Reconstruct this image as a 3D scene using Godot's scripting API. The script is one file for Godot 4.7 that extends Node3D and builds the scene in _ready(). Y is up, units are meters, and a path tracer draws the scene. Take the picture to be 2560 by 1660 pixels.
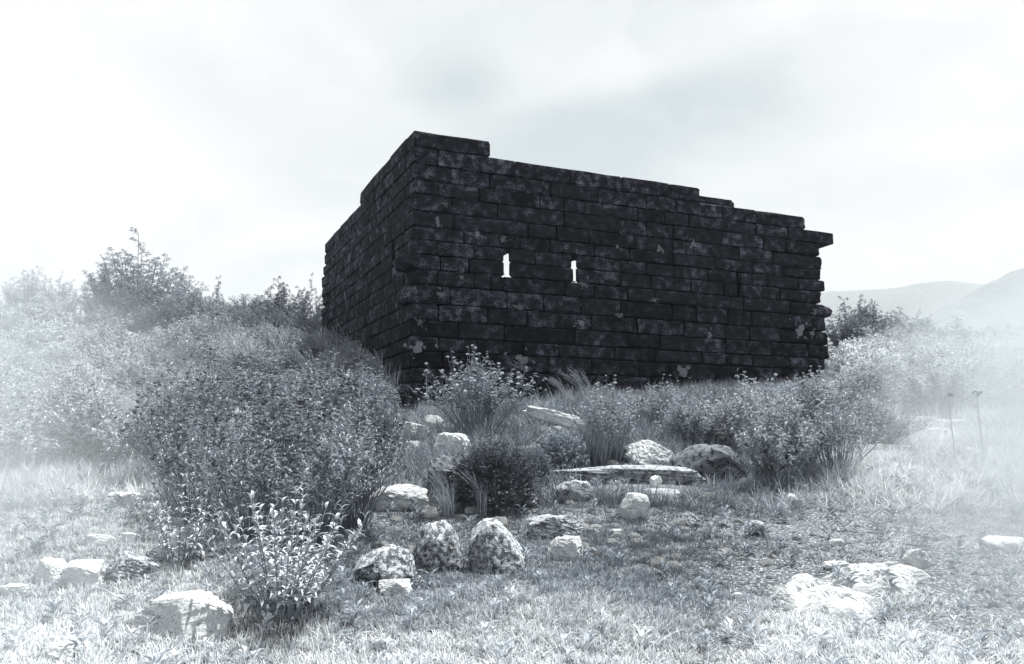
extends Node3D

# ---------------------------------------------------------------- helpers
var rng := RandomNumberGenerator.new()
var mats := {}
var used := {}
var corner := Vector2(-2.369, -20.0)
var along := Vector2(0.9173, -0.3982)
var back := Vector2(-0.3982, -0.9173)
var rock_spots := []

class Build:
	var v := PackedVector3Array()
	var n := PackedVector3Array()
	var c := PackedColorArray()
	func tri(a: Vector3, b: Vector3, d: Vector3, col: Color, hint: Vector3) -> void:
		var g := (b - a).cross(d - a)
		if g.dot(hint) > 0.0:
			v.append(a); v.append(d); v.append(b)
		else:
			v.append(a); v.append(b); v.append(d)
		if g.dot(hint) < 0.0:
			g = -g
		g = g.normalized()
		n.append(g); n.append(g); n.append(g)
		c.append(col); c.append(col); c.append(col)
	func smooth_tri(a: Vector3, b: Vector3, d: Vector3, na: Vector3, nb: Vector3, nd: Vector3, col: Color) -> void:
		if (b - a).cross(d - a).dot(na + nb + nd) > 0.0:
			v.append(a); v.append(d); v.append(b)
			n.append(na); n.append(nd); n.append(nb)
		else:
			v.append(a); v.append(b); v.append(d)
			n.append(na); n.append(nb); n.append(nd)
		c.append(col); c.append(col); c.append(col)
	func quad(a: Vector3, b: Vector3, d: Vector3, e: Vector3, col: Color, hint: Vector3) -> void:
		tri(a, b, d, col, hint)
		tri(a, d, e, col, hint)
	func mesh(m: Material) -> ArrayMesh:
		var arrays := []
		arrays.resize(Mesh.ARRAY_MAX)
		arrays[Mesh.ARRAY_VERTEX] = v
		arrays[Mesh.ARRAY_NORMAL] = n
		arrays[Mesh.ARRAY_COLOR] = c
		var out := ArrayMesh.new()
		out.add_surface_from_arrays(Mesh.PRIMITIVE_TRIANGLES, arrays)
		out.surface_set_material(0, m)
		return out

func numbered(called: String) -> String:
	var k: int = used.get(called, 0)
	used[called] = k + 1
	return called if k == 0 else "%s_%03d" % [called, k]

func tag(o: Node, label: String, category := "", group := "", kind := "") -> void:
	if label: o.set_meta("label", label)
	if category: o.set_meta("category", category)
	if group: o.set_meta("group", group)
	if kind: o.set_meta("kind", kind)

func part(called: String, mesh: Mesh, parent: Node) -> MeshInstance3D:
	var o := MeshInstance3D.new()
	o.name = called
	o.mesh = mesh
	parent.add_child(o, true)
	return o

func smooth(a: float, b: float, x: float) -> float:
	var t := clampf((x - a) / (b - a), 0.0, 1.0)
	return t * t * (3.0 - 2.0 * t)

func ground_y(x0: float, z: float) -> float:
	var d := minf(-z, 110.0)
	var x := clampf(x0, -45.0, 45.0)
	var t := d - 6.5
	var h := 0.1 * (t + sqrt(t * t + 3.0))
	t = d - 37.0
	h -= 0.15 * (t + sqrt(t * t + 9.0))
	t = -x - 2.0
	h += 0.045 * (t + sqrt(t * t + 4.0)) * smooth(11.0, 27.0, d)
	h += 0.04 * sin(x * 2.1 + z * 0.7) + 0.03 * sin(x * 0.9 - z * 1.7 + 1.3) + 0.05 * sin(0.5 * x + 0.31 * z)
	return h

func in_building(x: float, z: float, m: float) -> bool:
	var p := Vector2(x, z) - corner
	var u := p.dot(along)
	var s := p.dot(back)
	return u > -m and u < 12.7 + m and s > -m and s < 11.1 + m

func rnd(a: float, b: float) -> float:
	return rng.randf_range(a, b)

func grey(v: float, warm := 0.0) -> Color:
	var k := smooth(0.35, 0.8, v)
	return Color(v * (lerpf(0.79, 0.93, k) + warm), v * (lerpf(0.89, 0.97, k) + warm * 0.5), v)

func noise_bytes(w: int, h: int, freq: float, octaves: int, s: int, kind := FastNoiseLite.TYPE_SIMPLEX_SMOOTH) -> Image:
	var f := FastNoiseLite.new()
	f.seed = s
	f.noise_type = kind
	f.frequency = freq
	f.fractal_type = FastNoiseLite.FRACTAL_FBM
	f.fractal_octaves = octaves
	var im := f.get_seamless_image(w, h, false, false, 0.12, true)
	im.convert(Image.FORMAT_L8)
	return im

var lut := PackedByteArray()

func to_texture(size: int, values: PackedFloat32Array, tint: Color) -> ImageTexture:
	if lut.is_empty():
		for i in 1025:
			lut.append(int(clampf(Color(i / 1024.0, 0, 0).linear_to_srgb().r * 255.0 + 0.5, 0, 255)))
	var b := PackedByteArray()
	b.resize(size * size * 3)
	for i in size * size:
		var v := values[i] * 1024.0
		b[i * 3] = lut[mini(1024, int(v * tint.r))]
		b[i * 3 + 1] = lut[mini(1024, int(v * tint.g))]
		b[i * 3 + 2] = lut[mini(1024, int(v * tint.b))]
	return ImageTexture.create_from_image(Image.create_from_data(size, size, false, Image.FORMAT_RGB8, b))

func stone_material(called: String, tex: Texture2D, bump: Texture2D, scale: float, relief: float) -> StandardMaterial3D:
	var m := StandardMaterial3D.new()
	m.resource_name = called
	m.albedo_texture = tex
	m.vertex_color_use_as_albedo = true
	m.roughness = 0.95
	m.metallic_specular = 0.2
	m.uv1_triplanar = true
	m.uv1_triplanar_sharpness = 4.0
	m.uv1_scale = Vector3.ONE * scale
	m.heightmap_enabled = true
	m.heightmap_texture = bump
	m.heightmap_scale = relief
	return m

func plant_material(called: String, c: Color, light_through: float) -> StandardMaterial3D:
	var m := StandardMaterial3D.new()
	m.resource_name = called
	m.albedo_color = c.linear_to_srgb()
	m.vertex_color_use_as_albedo = true
	m.roughness = 0.75
	m.metallic_specular = 0.25
	if light_through > 0.0:
		m.backlight_enabled = true
		m.backlight = Color(light_through, light_through, light_through)
	return m

func foliage(val: float) -> Material:
	var key := "foliage_%d" % roundi(val * 20.0)
	if not mats.has(key):
		mats[key] = plant_material(key, grey(FOLIAGE * val), 0.5)
	return mats[key]

func flowers(val: float) -> Material:
	var key := "flower_%d" % roundi(val * 20.0)
	if not mats.has(key):
		mats[key] = plant_material(key, grey(FLOWER * val, 0.03), 0.2)
	return mats[key]

# ---------------------------------------------------------------- surfaces
const FOLIAGE := 0.5
const FLOWER := 0.34
const STONE := 0.027

func make_materials() -> void:
	var S := 1024
	# wall stone: near black, weathered in level beds, speckled with pale lichen
	var fine := noise_bytes(S, S, 0.10, 4, 11).get_data()
	var mid := noise_bytes(S, S, 0.013, 4, 12).get_data()
	var big := noise_bytes(S, S, 0.004, 3, 13).get_data()
	var bi := noise_bytes(S / 4, S, 0.035, 4, 14)
	bi.resize(S, S, Image.INTERPOLATE_BILINEAR)
	var bed := bi.get_data()
	var hgt := PackedByteArray()
	hgt.resize(S * S)
	for w in 3:
		var val := PackedFloat32Array()
		val.resize(S * S)
		var shy: float = [0.0, 0.045, 0.10][w]
		for i in S * S:
			var f := fine[i] / 255.0
			var m := mid[i] / 255.0
			var g := big[i] / 255.0
			var b := bed[i] / 255.0
			var v := STONE * (0.25 + 0.6 * m + 0.45 * b) * (0.75 + 0.5 * g)
			var cover := f * 0.62 + m * 0.38
			var lo := 0.66 - 0.2 * g + shy
			if cover > lo:
				v += minf(1.0, (cover - lo) * 9.0) * STONE * (1.6 + 3.8 * g)
			if f < 0.26 and b < 0.5:
				v *= 0.45
			val[i] = v
			if w == 0: hgt[i] = int(clampf((0.45 * f + 0.3 * b + 0.25 * m) * 255.0, 0, 255))
		mats["wall%d" % w] = to_texture(S, val, Color(0.86, 0.93, 1.18))
	var stone_bump := ImageTexture.create_from_image(Image.create_from_data(S, S, false, Image.FORMAT_L8, hgt))
	for w in 3:
		mats["wall%d" % w] = stone_material("wall_stone_%d" % w, mats["wall%d" % w], stone_bump, 0.26, 2.2)
		mats["wall%d" % w].uv1_offset = Vector3(0.31 * w, 0.17 * w, 0.23 * w)
	mats.wallstone = mats.wall0

	S = 512
	fine = noise_bytes(S, S, 0.09, 3, 21).get_data()
	mid = noise_bytes(S, S, 0.022, 4, 22).get_data()
	big = noise_bytes(S, S, 0.007, 3, 23).get_data()
	bi = noise_bytes(S / 4, S, 0.05, 4, 24)
	bi.resize(S, S, Image.INTERPOLATE_BILINEAR)
	bed = bi.get_data()
	hgt.resize(S * S)
	var white := PackedFloat32Array(); white.resize(S * S)
	var pale := PackedFloat32Array(); pale.resize(S * S)
	var lichen := PackedFloat32Array(); lichen.resize(S * S)
	var spotted := PackedFloat32Array(); spotted.resize(S * S)
	var dark := PackedFloat32Array(); dark.resize(S * S)
	for i in S * S:
		var f := fine[i] / 255.0
		var m := mid[i] / 255.0
		var g := big[i] / 255.0
		var b := bed[i] / 255.0
		var base := 0.78 + 0.3 * m - 0.12 * f
		if b < 0.27: base *= 0.72
		white[i] = 0.60 * base
		var p := 0.48 * base
		if f * 0.5 + m * 0.5 > 0.62: p *= 0.6
		pale[i] = p
		var l := 0.50 * base
		if f * 0.45 + m * 0.55 > 0.53: l = 0.16 * base
		if f < 0.2: l *= 0.5
		lichen[i] = l
		var k := f * 0.4 + m * 0.6
		var s := 0.62 * base if k > 0.50 else 0.07 + 0.1 * f
		if k > 0.46 and k < 0.50: s = 0.25
		spotted[i] = s
		var q := 0.13 + 0.1 * f
		if k > 0.60: q = 0.035
		dark[i] = q
		hgt[i] = int(clampf((0.35 * f + 0.35 * b + 0.3 * m) * 255.0, 0, 255))
	var bump := ImageTexture.create_from_image(Image.create_from_data(S, S, false, Image.FORMAT_L8, hgt))
	var tint := Color(0.92, 0.97, 1.0)
	mats.white = stone_material("white_limestone", to_texture(S, white, tint), bump, 0.8, 2.5)
	mats.pale = stone_material("pale_limestone", to_texture(S, pale, tint), bump, 0.8, 2.5)
	mats.lichen = stone_material("blotched_limestone", to_texture(S, lichen, Color(0.86, 0.93, 1.0)), bump, 0.8, 2.5)
	mats.spotted = stone_material("spotted_limestone", to_texture(S, spotted, Color(0.86, 0.93, 1.0)), bump, 1.3, 1.4)
	mats.dark = stone_material("dark_limestone", to_texture(S, dark, Color(0.82, 0.9, 1.0)), bump, 0.8, 2.5)

	# bare soil with litter
	var soil := PackedFloat32Array(); soil.resize(S * S)
	for i in S * S:
		var f := fine[i] / 255.0
		var m := mid[i] / 255.0
		soil[i] = 0.07 + 0.16 * m * f + (0.22 if f > 0.66 else 0.0)
	mats.soil = stone_material("dry_soil", to_texture(S, soil, Color(0.84, 0.92, 1.0)), bump, 0.45, 3.0)
	var hill := PackedFloat32Array(); hill.resize(S * S)
	for i in S * S:
		var f := fine[i] / 255.0
		var m := mid[i] / 255.0
		hill[i] = 0.17 + 0.07 * m - (0.08 if f > 0.6 else 0.0)
	mats.hill = stone_material("hill_scrub", to_texture(S, hill, Color(0.82, 0.92, 0.95)), bump, 0.006, 0.0)
	mats.hill.heightmap_enabled = false
	mats.stem = plant_material("stem", grey(0.22), 0.0)
	mats.dry_stem = plant_material("dry_stem", grey(0.5), 0.0)
	mats.felt = plant_material("felted_leaf", grey(0.54, 0.03), 0.35)
	mats.grass = plant_material("grass", Color.WHITE, 0.5)
	mats.lichen_patch = plant_material("lichen_crust", grey(0.17, 0.04), 0.0)
	mats.lichen_patch.roughness = 1.0

# ---------------------------------------------------------------- light, sky, camera
func make_sky() -> PanoramaSkyMaterial:
	var W := 1536
	var H := 768
	var f := FastNoiseLite.new()
	f.seed = 5
	f.noise_type = FastNoiseLite.TYPE_SIMPLEX_SMOOTH
	f.frequency = 1.5
	f.fractal_octaves = 6
	f.fractal_gain = 0.55
	f.fractal_type = FastNoiseLite.FRACTAL_FBM
	var im := Image.create(W, H, false, Image.FORMAT_RGBF)
	for j in H:
		var el := (0.5 - (j + 0.5) / H) * PI
		for i in W:
			var az := wrapf((i + 0.5) / W * TAU, -PI, PI)
			var d := Vector3(cos(el) * sin(az), sin(el), -cos(el) * cos(az))
			# a layer of thin cloud seen from below: stretched towards the horizon
			var q := d / (maxf(d.y, 0.0) + 0.32)
			var wind := f.get_noise_3d(q.x * 0.6 + 9.0, q.z * 0.6, 3.0) * 0.5
			var streak := f.get_noise_3d(q.x * 0.75 + q.z * 0.5 + wind, q.z * 1.3 - q.x * 0.4 + wind, 1.0)
			var a := rad_to_deg(az)
			var e := rad_to_deg(el)
			# the thinner, greyer gap in the cloud and the two bright arms that frame it
			var gx := (a - 7.0) / 11.0
			var gy := (e - 20.2 - 0.14 * (a - 6.0)) / 3.6
			var gap := exp(-gx * gx - gy * gy) * smooth(-7.0, -2.0, a) * smooth(0.6, -1.2, e - 22.6 - 0.15 * a - 1.2 * wind)
			gap += 0.55 * exp(-pow((a + 3.6) / 3.4, 2.0) - pow((e - 23.6) / 1.7, 2.0))
			gap += 0.38 * exp(-pow((a + 20.0) / 7.0, 2.0) - pow((e - 22.0 + 0.25 * (a + 20.0)) / 2.8, 2.0))
			var arm := exp(-pow((e - 25.6 + 0.8 * (a + 11.0)) / 1.5, 2.0)) * smooth(-2.0, -6.5, a) * smooth(-20.0, -10.0, a)
			arm += exp(-pow((e - 24.4 - 0.16 * a) / 1.3, 2.0)) * smooth(-3.0, 3.0, a) * smooth(32.0, 16.0, a)
			var puff := exp(-pow((a + 14.5) / 2.6, 2.0) - pow((e - 14.2) / 1.0, 2.0)) + 0.8 * exp(-pow((a + 18.0) / 1.8, 2.0) - pow((e - 13.0) / 0.8, 2.0))
			var cloud := 0.76 + 0.62 * streak + 0.34 * smooth(14.0, 32.0, absf(wrapf(a, -45.0, 45.0))) - 0.95 * gap + 0.34 * arm * (0.7 + streak) + 0.3 * puff
			cloud = clampf(cloud, 0.0, 1.0)
			im.set_pixel(i, j, Color(0.61 + 0.38 * cloud, 0.685 + 0.305 * cloud, 0.71 + 0.29 * cloud) * SKY)
	var sky := PanoramaSkyMaterial.new()
	sky.panorama = ImageTexture.create_from_image(im)
	return sky

const SKY := 0.47

func _ready() -> void:
	rng.seed = 20240611
	var cam := Camera3D.new()
	cam.name = "camera"
	cam.fov = 2.0 * rad_to_deg(atan(830.0 / 2160.0))
	cam.position = Vector3(0, 1.6, 0)
	cam.rotation.x = atan(300.0 / 2160.0)
	cam.near = 0.05
	cam.far = 9000.0
	cam.current = true
	add_child(cam)
	var env := Environment.new()
	env.background_mode = Environment.BG_SKY
	env.sky = Sky.new()
	env.sky.sky_material = make_sky()
	env.tonemap_mode = Environment.TONE_MAPPER_LINEAR
	env.tonemap_exposure = 2.1
	env.sdfgi_enabled = true
	env.ssao_enabled = true
	env.ssil_enabled = true
	env.fog_enabled = true
	env.fog_density = 0.0002
	env.fog_light_color = Color(0.95, 0.98, 1.0)
	env.volumetric_fog_enabled = true
	env.volumetric_fog_density = 0.0
	var we := WorldEnvironment.new()
	we.name = "environment"
	we.environment = env
	add_child(we)
	var sun := DirectionalLight3D.new()
	sun.name = "sun"
	sun.light_energy = 1.6
	sun.light_color = Color(1.0, 0.99, 0.975)
	sun.light_angular_distance = 0.8
	sun.shadow_enabled = true
	add_child(sun)
	sun.look_at_from_position(Vector3(42, 150, -40), Vector3.ZERO)

	make_materials()
	make_terrain()
	make_building()
	make_rocks()
	make_plants()
	make_grass()
	make_added_mist()

# ---------------------------------------------------------------- terrain
func make_terrain() -> void:
	var xs := PackedFloat32Array()
	for i in range(-95, 96):
		xs.append(signf(i) * (absf(i) * 0.22 + pow(absf(i) / 95.0, 6.0) * 3500.0))
	var zs := PackedFloat32Array()
	for i in 170:
		zs.append(6.0 - i * 0.26 - pow(i / 169.0, 9.0) * 4500.0)
	var b := Build.new()
	var W := xs.size()
	var P := PackedVector3Array()
	var N := PackedVector3Array()
	for z in zs:
		for x in xs:
			P.append(Vector3(x, ground_y(x, z), z))
			N.append(Vector3(ground_y(x - 0.05, z) - ground_y(x + 0.05, z), 0.1, ground_y(x, z - 0.05) - ground_y(x, z + 0.05)).normalized())
	for j in zs.size() - 1:
		for i in W - 1:
			var k := j * W + i
			b.smooth_tri(P[k], P[k + 1], P[k + W], N[k], N[k + 1], N[k + W], Color.WHITE)
			b.smooth_tri(P[k + 1], P[k + W + 1], P[k + W], N[k + 1], N[k + W + 1], N[k + W], Color.WHITE)
	var g := part("ground", b.mesh(mats.soil), self)
	tag(g, "dry soil of the rising hillside under grass and scrub", "ground", "", "structure")
	hill("hill_ridge", -2500.0, 620.0, PackedVector2Array([Vector2(-1600, 90), Vector2(-200, 150), Vector2(450, 360), Vector2(820, 461), Vector2(910, 474), Vector2(1090, 483), Vector2(1240, 506), Vector2(1380, 490), Vector2(2200, 330), Vector2(4000, 160)]), 31, "long pale hill ridge fading into haze beyond the broken end of the wall")
	hill("hill_shoulder", -1600.0, 380.0, PackedVector2Array([Vector2(-400, 20), Vector2(420, 130), Vector2(700, 226), Vector2(790, 272), Vector2(830, 293), Vector2(900, 330), Vector2(955, 356), Vector2(1060, 385), Vector2(1300, 400), Vector2(2600, 180)]), 37, "steeper hill shoulder rising in front of the long pale ridge")

func hill(called: String, zc: float, spread: float, ridge: PackedVector2Array, s: int, label: String) -> void:
	var f := FastNoiseLite.new()
	f.seed = s
	f.frequency = 0.006
	f.fractal_octaves = 5
	var b := Build.new()
	var x0 := ridge[0].x
	var x1 := ridge[ridge.size() - 1].x
	var nx := 150
	var nz := 50
	var P := PackedVector3Array()
	for j in nz + 1:
		for i in nx + 1:
			var x := lerpf(x0, x1, i / float(nx))
			var t := lerpf(-1.9, 1.9, j / float(nz))
			var h := 0.0
			for k in ridge.size() - 1:
				if x >= ridge[k].x and x <= ridge[k + 1].x:
					h = lerpf(ridge[k].y, ridge[k + 1].y, smooth(ridge[k].x, ridge[k + 1].x, x) * 0.5 + 0.5 * (x - ridge[k].x) / (ridge[k + 1].x - ridge[k].x))
			var z := zc + t * spread
			var n := f.get_noise_2d(x, z)
			h = h * exp(-t * t * (1.0 + 0.25 * n)) * (1.0 + 0.05 * n * absf(t)) + n * 7.0 - 12.0
			P.append(Vector3(x, h, z))
	var W := nx + 1
	for j in nz:
		for i in nx:
			var k := j * W + i
			b.tri(P[k], P[k + 1], P[k + W], Color.WHITE, Vector3.UP)
			b.tri(P[k + 1], P[k + W + 1], P[k + W], Color.WHITE, Vector3.UP)
	var o := part(called, b.mesh(mats.hill), self)
	tag(o, label, "hill", "", "structure")

# ---------------------------------------------------------------- the stone building
func block(b: Build, lo: Vector3, hi: Vector3, bevel: float, jitter: float, col: Color, splay := 0.0) -> void:
	var mid := (lo + hi) * 0.5
	var q := []
	for k in 8:
		var s := Vector3(1 if k & 1 else -1, 1 if k & 2 else -1, 1 if k & 4 else -1)
		var p := Vector3(hi.x if k & 1 else lo.x, hi.y if k & 2 else lo.y, hi.z if k & 4 else lo.z)
		p += Vector3(rnd(-jitter, jitter), rnd(-jitter, jitter) * 0.6, rnd(-jitter, jitter))
		if not k & 1 and not k & 4: p.x += splay
		var w := bevel * rnd(0.4, 1.7)
		q.append([p - Vector3(0, s.y, s.z) * w, p - Vector3(s.x, 0, s.z) * w, p - Vector3(s.x, s.y, 0) * w])
	for a in 3:
		var m := 1 << a
		var u := 1 << ((a + 1) % 3)
		var t := 1 << ((a + 2) % 3)
		for base in [0, m]:
			var f: Vector3 = q[base][a]
			var hint: Vector3 = f - mid
			hint = Vector3(hint.x if a == 0 else 0.0, hint.y if a == 1 else 0.0, hint.z if a == 2 else 0.0)
			b.quad(q[base][a], q[base | u][a], q[base | u | t][a], q[base | t][a], col, hint)
		for e in [0, u, t, u | t]:
			var c1: int = e
			var c2: int = e | m
			var ua := (a + 1) % 3
			var ta := (a + 2) % 3
			var mp: Vector3 = (q[c1][ua] + q[c2][ta]) * 0.5 - mid
			b.quad(q[c1][ua], q[c2][ua], q[c2][ta], q[c1][ta], col, mp)
	for k in 8:
		b.tri(q[k][0], q[k][1], q[k][2], col, q[k][0] - mid)

var wall_noise := FastNoiseLite.new()

func rough_block(b: Build, lo: Vector3, hi: Vector3, bevel: float, wear: float, col: Color, splay := 0.0) -> void:
	# a squared stone with an uneven face, worn arrises and a chip here and there
	var xs := [lo.x, lo.x + bevel, lerpf(lo.x, hi.x, 0.35), lerpf(lo.x, hi.x, 0.68), hi.x - bevel, hi.x]
	var ys := [lo.y, lo.y + bevel, lerpf(lo.y, hi.y, 0.5), hi.y - bevel, hi.y]
	var zs := [lo.z, hi.z - bevel, hi.z]
	var off := Vector3(lo.x * 3.7 + rnd(0, 9), lo.y * 5.1, 0)
	var P := {}
	var nx := xs.size() - 1
	var ny := ys.size() - 1
	for i in nx + 1:
		for j in ny + 1:
			for k in 3:
				if i > 0 and i < nx and j > 0 and j < ny and k == 1: continue
				var p := Vector3(xs[i], ys[j], zs[k])
				var q := p * 2.6 + off
				var ex := i == 0 or i == nx
				var ey := j == 0 or j == ny
				var ez := k == 2
				var edges := int(ex) + int(ey) + int(ez)
				if edges > 1:
					var chip := maxf(0.0, wall_noise.get_noise_3dv(q * 1.7) - 0.12) * 4.0
					var e := bevel * (0.25 + 0.3 * wall_noise.get_noise_3dv(q)) + wear * chip
					if edges == 3: e *= 1.5
					if ex: p.x += e if i == 0 else -e
					if ey: p.y += e if j == 0 else -e
					if ez: p.z -= e
				if ez: p.z += wear * 0.7 * wall_noise.get_noise_3dv(q * 1.3 + Vector3(5, 0, 0))
				if ey: p.y += wear * 0.5 * wall_noise.get_noise_3dv(q + Vector3(0, 9, 0))
				if k == 0 and splay > 0.0: p.x = lerpf(lo.x + splay, hi.x, clampf((p.x - lo.x) / (hi.x - lo.x), 0.0, 1.0))
				P[i * 100 + j * 10 + k] = p
	for i in nx:
		for j in ny:
			b.quad(P[i * 100 + j * 10 + 2], P[i * 100 + 100 + j * 10 + 2], P[i * 100 + 110 + j * 10 + 2], P[i * 100 + 10 + j * 10 + 2], col * (rnd(1.2, 2.2) if j == ny - 1 else 1.0), Vector3.BACK)  # top arris row brightened: rim light put into the colour
		for k in 2:
			for j in [0, ny]:
				b.quad(P[i * 100 + j * 10 + k], P[i * 100 + 100 + j * 10 + k], P[i * 100 + 101 + j * 10 + k], P[i * 100 + j * 10 + k + 1], col, Vector3.DOWN if j == 0 else Vector3.UP)
	for j in ny:
		for k in 2:
			for i in [0, nx]:
				b.quad(P[i * 100 + j * 10 + k], P[i * 100 + j * 10 + 10 + k], P[i * 100 + j * 10 + 11 + k], P[i * 100 + j * 10 + k + 1], col, Vector3.LEFT if i == 0 else Vector3.RIGHT)
	b.quad(P[0], P[nx * 100], P[nx * 100 + ny * 10], P[ny * 10], col, Vector3.FORWARD)

func lump(lo: Vector3, hi: Vector3, boxy: float, s: int, rough: float, col: Color, m: Material) -> ArrayMesh:
	# a worn stone: a rounded box pushed about by noise
	return stone_mesh((hi - lo) * 0.5, (hi + lo) * 0.5, boxy, 4, 0.86, 1.0, rough, s, col, m, 7, true)

func bleach_and_light(n: Vector3, col: Color) -> Color:
	# sunlit tops and shaded flanks painted in, along with rain-washing and black lichen
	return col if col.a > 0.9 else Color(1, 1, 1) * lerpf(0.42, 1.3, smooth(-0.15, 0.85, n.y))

func stone_mesh(half: Vector3, centre: Vector3, boxy: float, cuts: int, cut_lo: float, cut_hi: float, rough: float, s: int, col: Color, m: Material, steps: int, soft: bool, planes := []) -> ArrayMesh:
	var r := RandomNumberGenerator.new()
	r.seed = s * 977 + 13
	var f := FastNoiseLite.new()
	f.seed = s
	f.frequency = 1.1
	f.fractal_octaves = 4
	var cutting := planes.duplicate()
	for i in cuts:
		var d := Vector3(r.randfn(), absf(r.randfn()) * 0.8, r.randfn()).normalized()
		cutting.append(Plane(d, r.randf_range(cut_lo, cut_hi)))
	var P := []
	var Q := []
	for face in 6:
		var grid := PackedVector3Array()
		var ax := face / 2
		var sg := 1.0 if face % 2 else -1.0
		for j in steps + 1:
			for i in steps + 1:
				var u := tan((i / float(steps) * 2.0 - 1.0) * PI / 4.0)
				var w := tan((j / float(steps) * 2.0 - 1.0) * PI / 4.0)
				var d := Vector3(sg, u, w) if ax == 0 else Vector3(u, sg, w) if ax == 1 else Vector3(u, w, sg)
				d = d.normalized()
				var len := pow(pow(absf(d.x), boxy) + pow(absf(d.y), boxy) + pow(absf(d.z), boxy), -1.0 / boxy)
				var p := d * len
				p *= 1.0 + rough * f.get_noise_3dv(p * 1.3)
				for c in cutting:
					var over: float = p.dot(c.normal) - c.d
					if over > 0.0:
						p -= c.normal * over * 0.94
				p *= 1.0 + rough * 0.4 * f.get_noise_3dv(p * 4.0 + Vector3(7, 3, 1))
				grid.append(p * half + centre)
		P.append(grid)
	var b := Build.new()
	var W := steps + 1
	# vertex normals gathered by place
	var sums := {}
	if soft:
		for grid in P:
			for j in steps:
				for i in steps:
					var k := j * W + i
					for t in [[k, k + 1, k + W], [k + 1, k + W + 1, k + W]]:
						var g: Vector3 = (grid[t[1]] - grid[t[0]]).cross(grid[t[2]] - grid[t[0]])
						if g.dot((grid[t[0]] + grid[t[1]] + grid[t[2]]) / 3.0 - centre) < 0.0:
							g = -g
						for x in t:
							var key := Vector3i((grid[x] * 2000.0).round())
							sums[key] = sums.get(key, Vector3.ZERO) + g
	for grid in P:
		for j in steps:
			for i in steps:
				var k := j * W + i
				for t in [[k, k + 1, k + W], [k + 1, k + W + 1, k + W]]:
					if soft:
						b.smooth_tri(grid[t[0]], grid[t[1]], grid[t[2]], sums[Vector3i((grid[t[0]] * 2000.0).round())].normalized(), sums[Vector3i((grid[t[1]] * 2000.0).round())].normalized(), sums[Vector3i((grid[t[2]] * 2000.0).round())].normalized(), bleach_and_light(sums[Vector3i((grid[t[0]] * 2000.0).round())].normalized(), col))
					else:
						b.tri(grid[t[0]], grid[t[1]], grid[t[2]], bleach_and_light(-(grid[t[1]] - grid[t[0]]).cross(grid[t[2]] - grid[t[0]]).normalized() * signf(-(grid[t[1]] - grid[t[0]]).cross(grid[t[2]] - grid[t[0]]).dot(grid[t[0]] - centre)), col), (grid[t[0]] + grid[t[1]] + grid[t[2]]) / 3.0 - centre)
	return b.mesh(m)

const LEVEL := [9.318, 8.905, 8.488, 8.091, 7.736, 7.333, 6.952, 6.621, 6.272, 5.905, 5.531, 5.091, 4.683, 4.286, 3.957, 3.545, 3.209, 2.792, 2.40, 1.95]
const ENDS := [2.01, 9.64, 12.05, 13.08, 12.53, 12.62, 12.56, 12.66, 12.52, 12.62, 12.60, 12.68, 12.72, 12.52, 12.32, 12.15, 12.05, 12.1, 12.0]
const JOINTS := [[], [0.62, 2.67, 4.23, 5.79, 7.33, 8.31], [0.95, 2.0, 3.68, 5.06], [0.64, 1.71, 3.37, 4.05, 4.67], [1.0, 2.2, 4.06, 5.7], [1.06, 3.04, 3.84, 4.77], [1.32, 2.79, 3.65, 4.0, 4.93], [0.63, 1.58, 2.38, 2.5, 3.23, 4.27, 4.37, 5.26, 6.5, 7.4, 8.5, 9.47, 9.54], [0.72, 1.45, 2.39, 2.51, 4.31, 4.37, 5.7, 6.6, 7.9, 9.0, 9.46, 9.56], [0.63, 1.59, 2.02, 2.35, 4.07], [0.97, 2.45, 3.46], [0.68, 1.95, 2.99, 4.79], [1.2, 2.38, 4.34], [0.69, 1.68, 2.88], [0.8, 2.26], [0.84, 2.9], [0.7], [0.9], [1.1]]
const FOOT := 2.3

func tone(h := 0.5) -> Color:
	# the top courses are paler, the foot darker
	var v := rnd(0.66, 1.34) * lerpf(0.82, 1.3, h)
	return Color(v, v, v)

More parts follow.
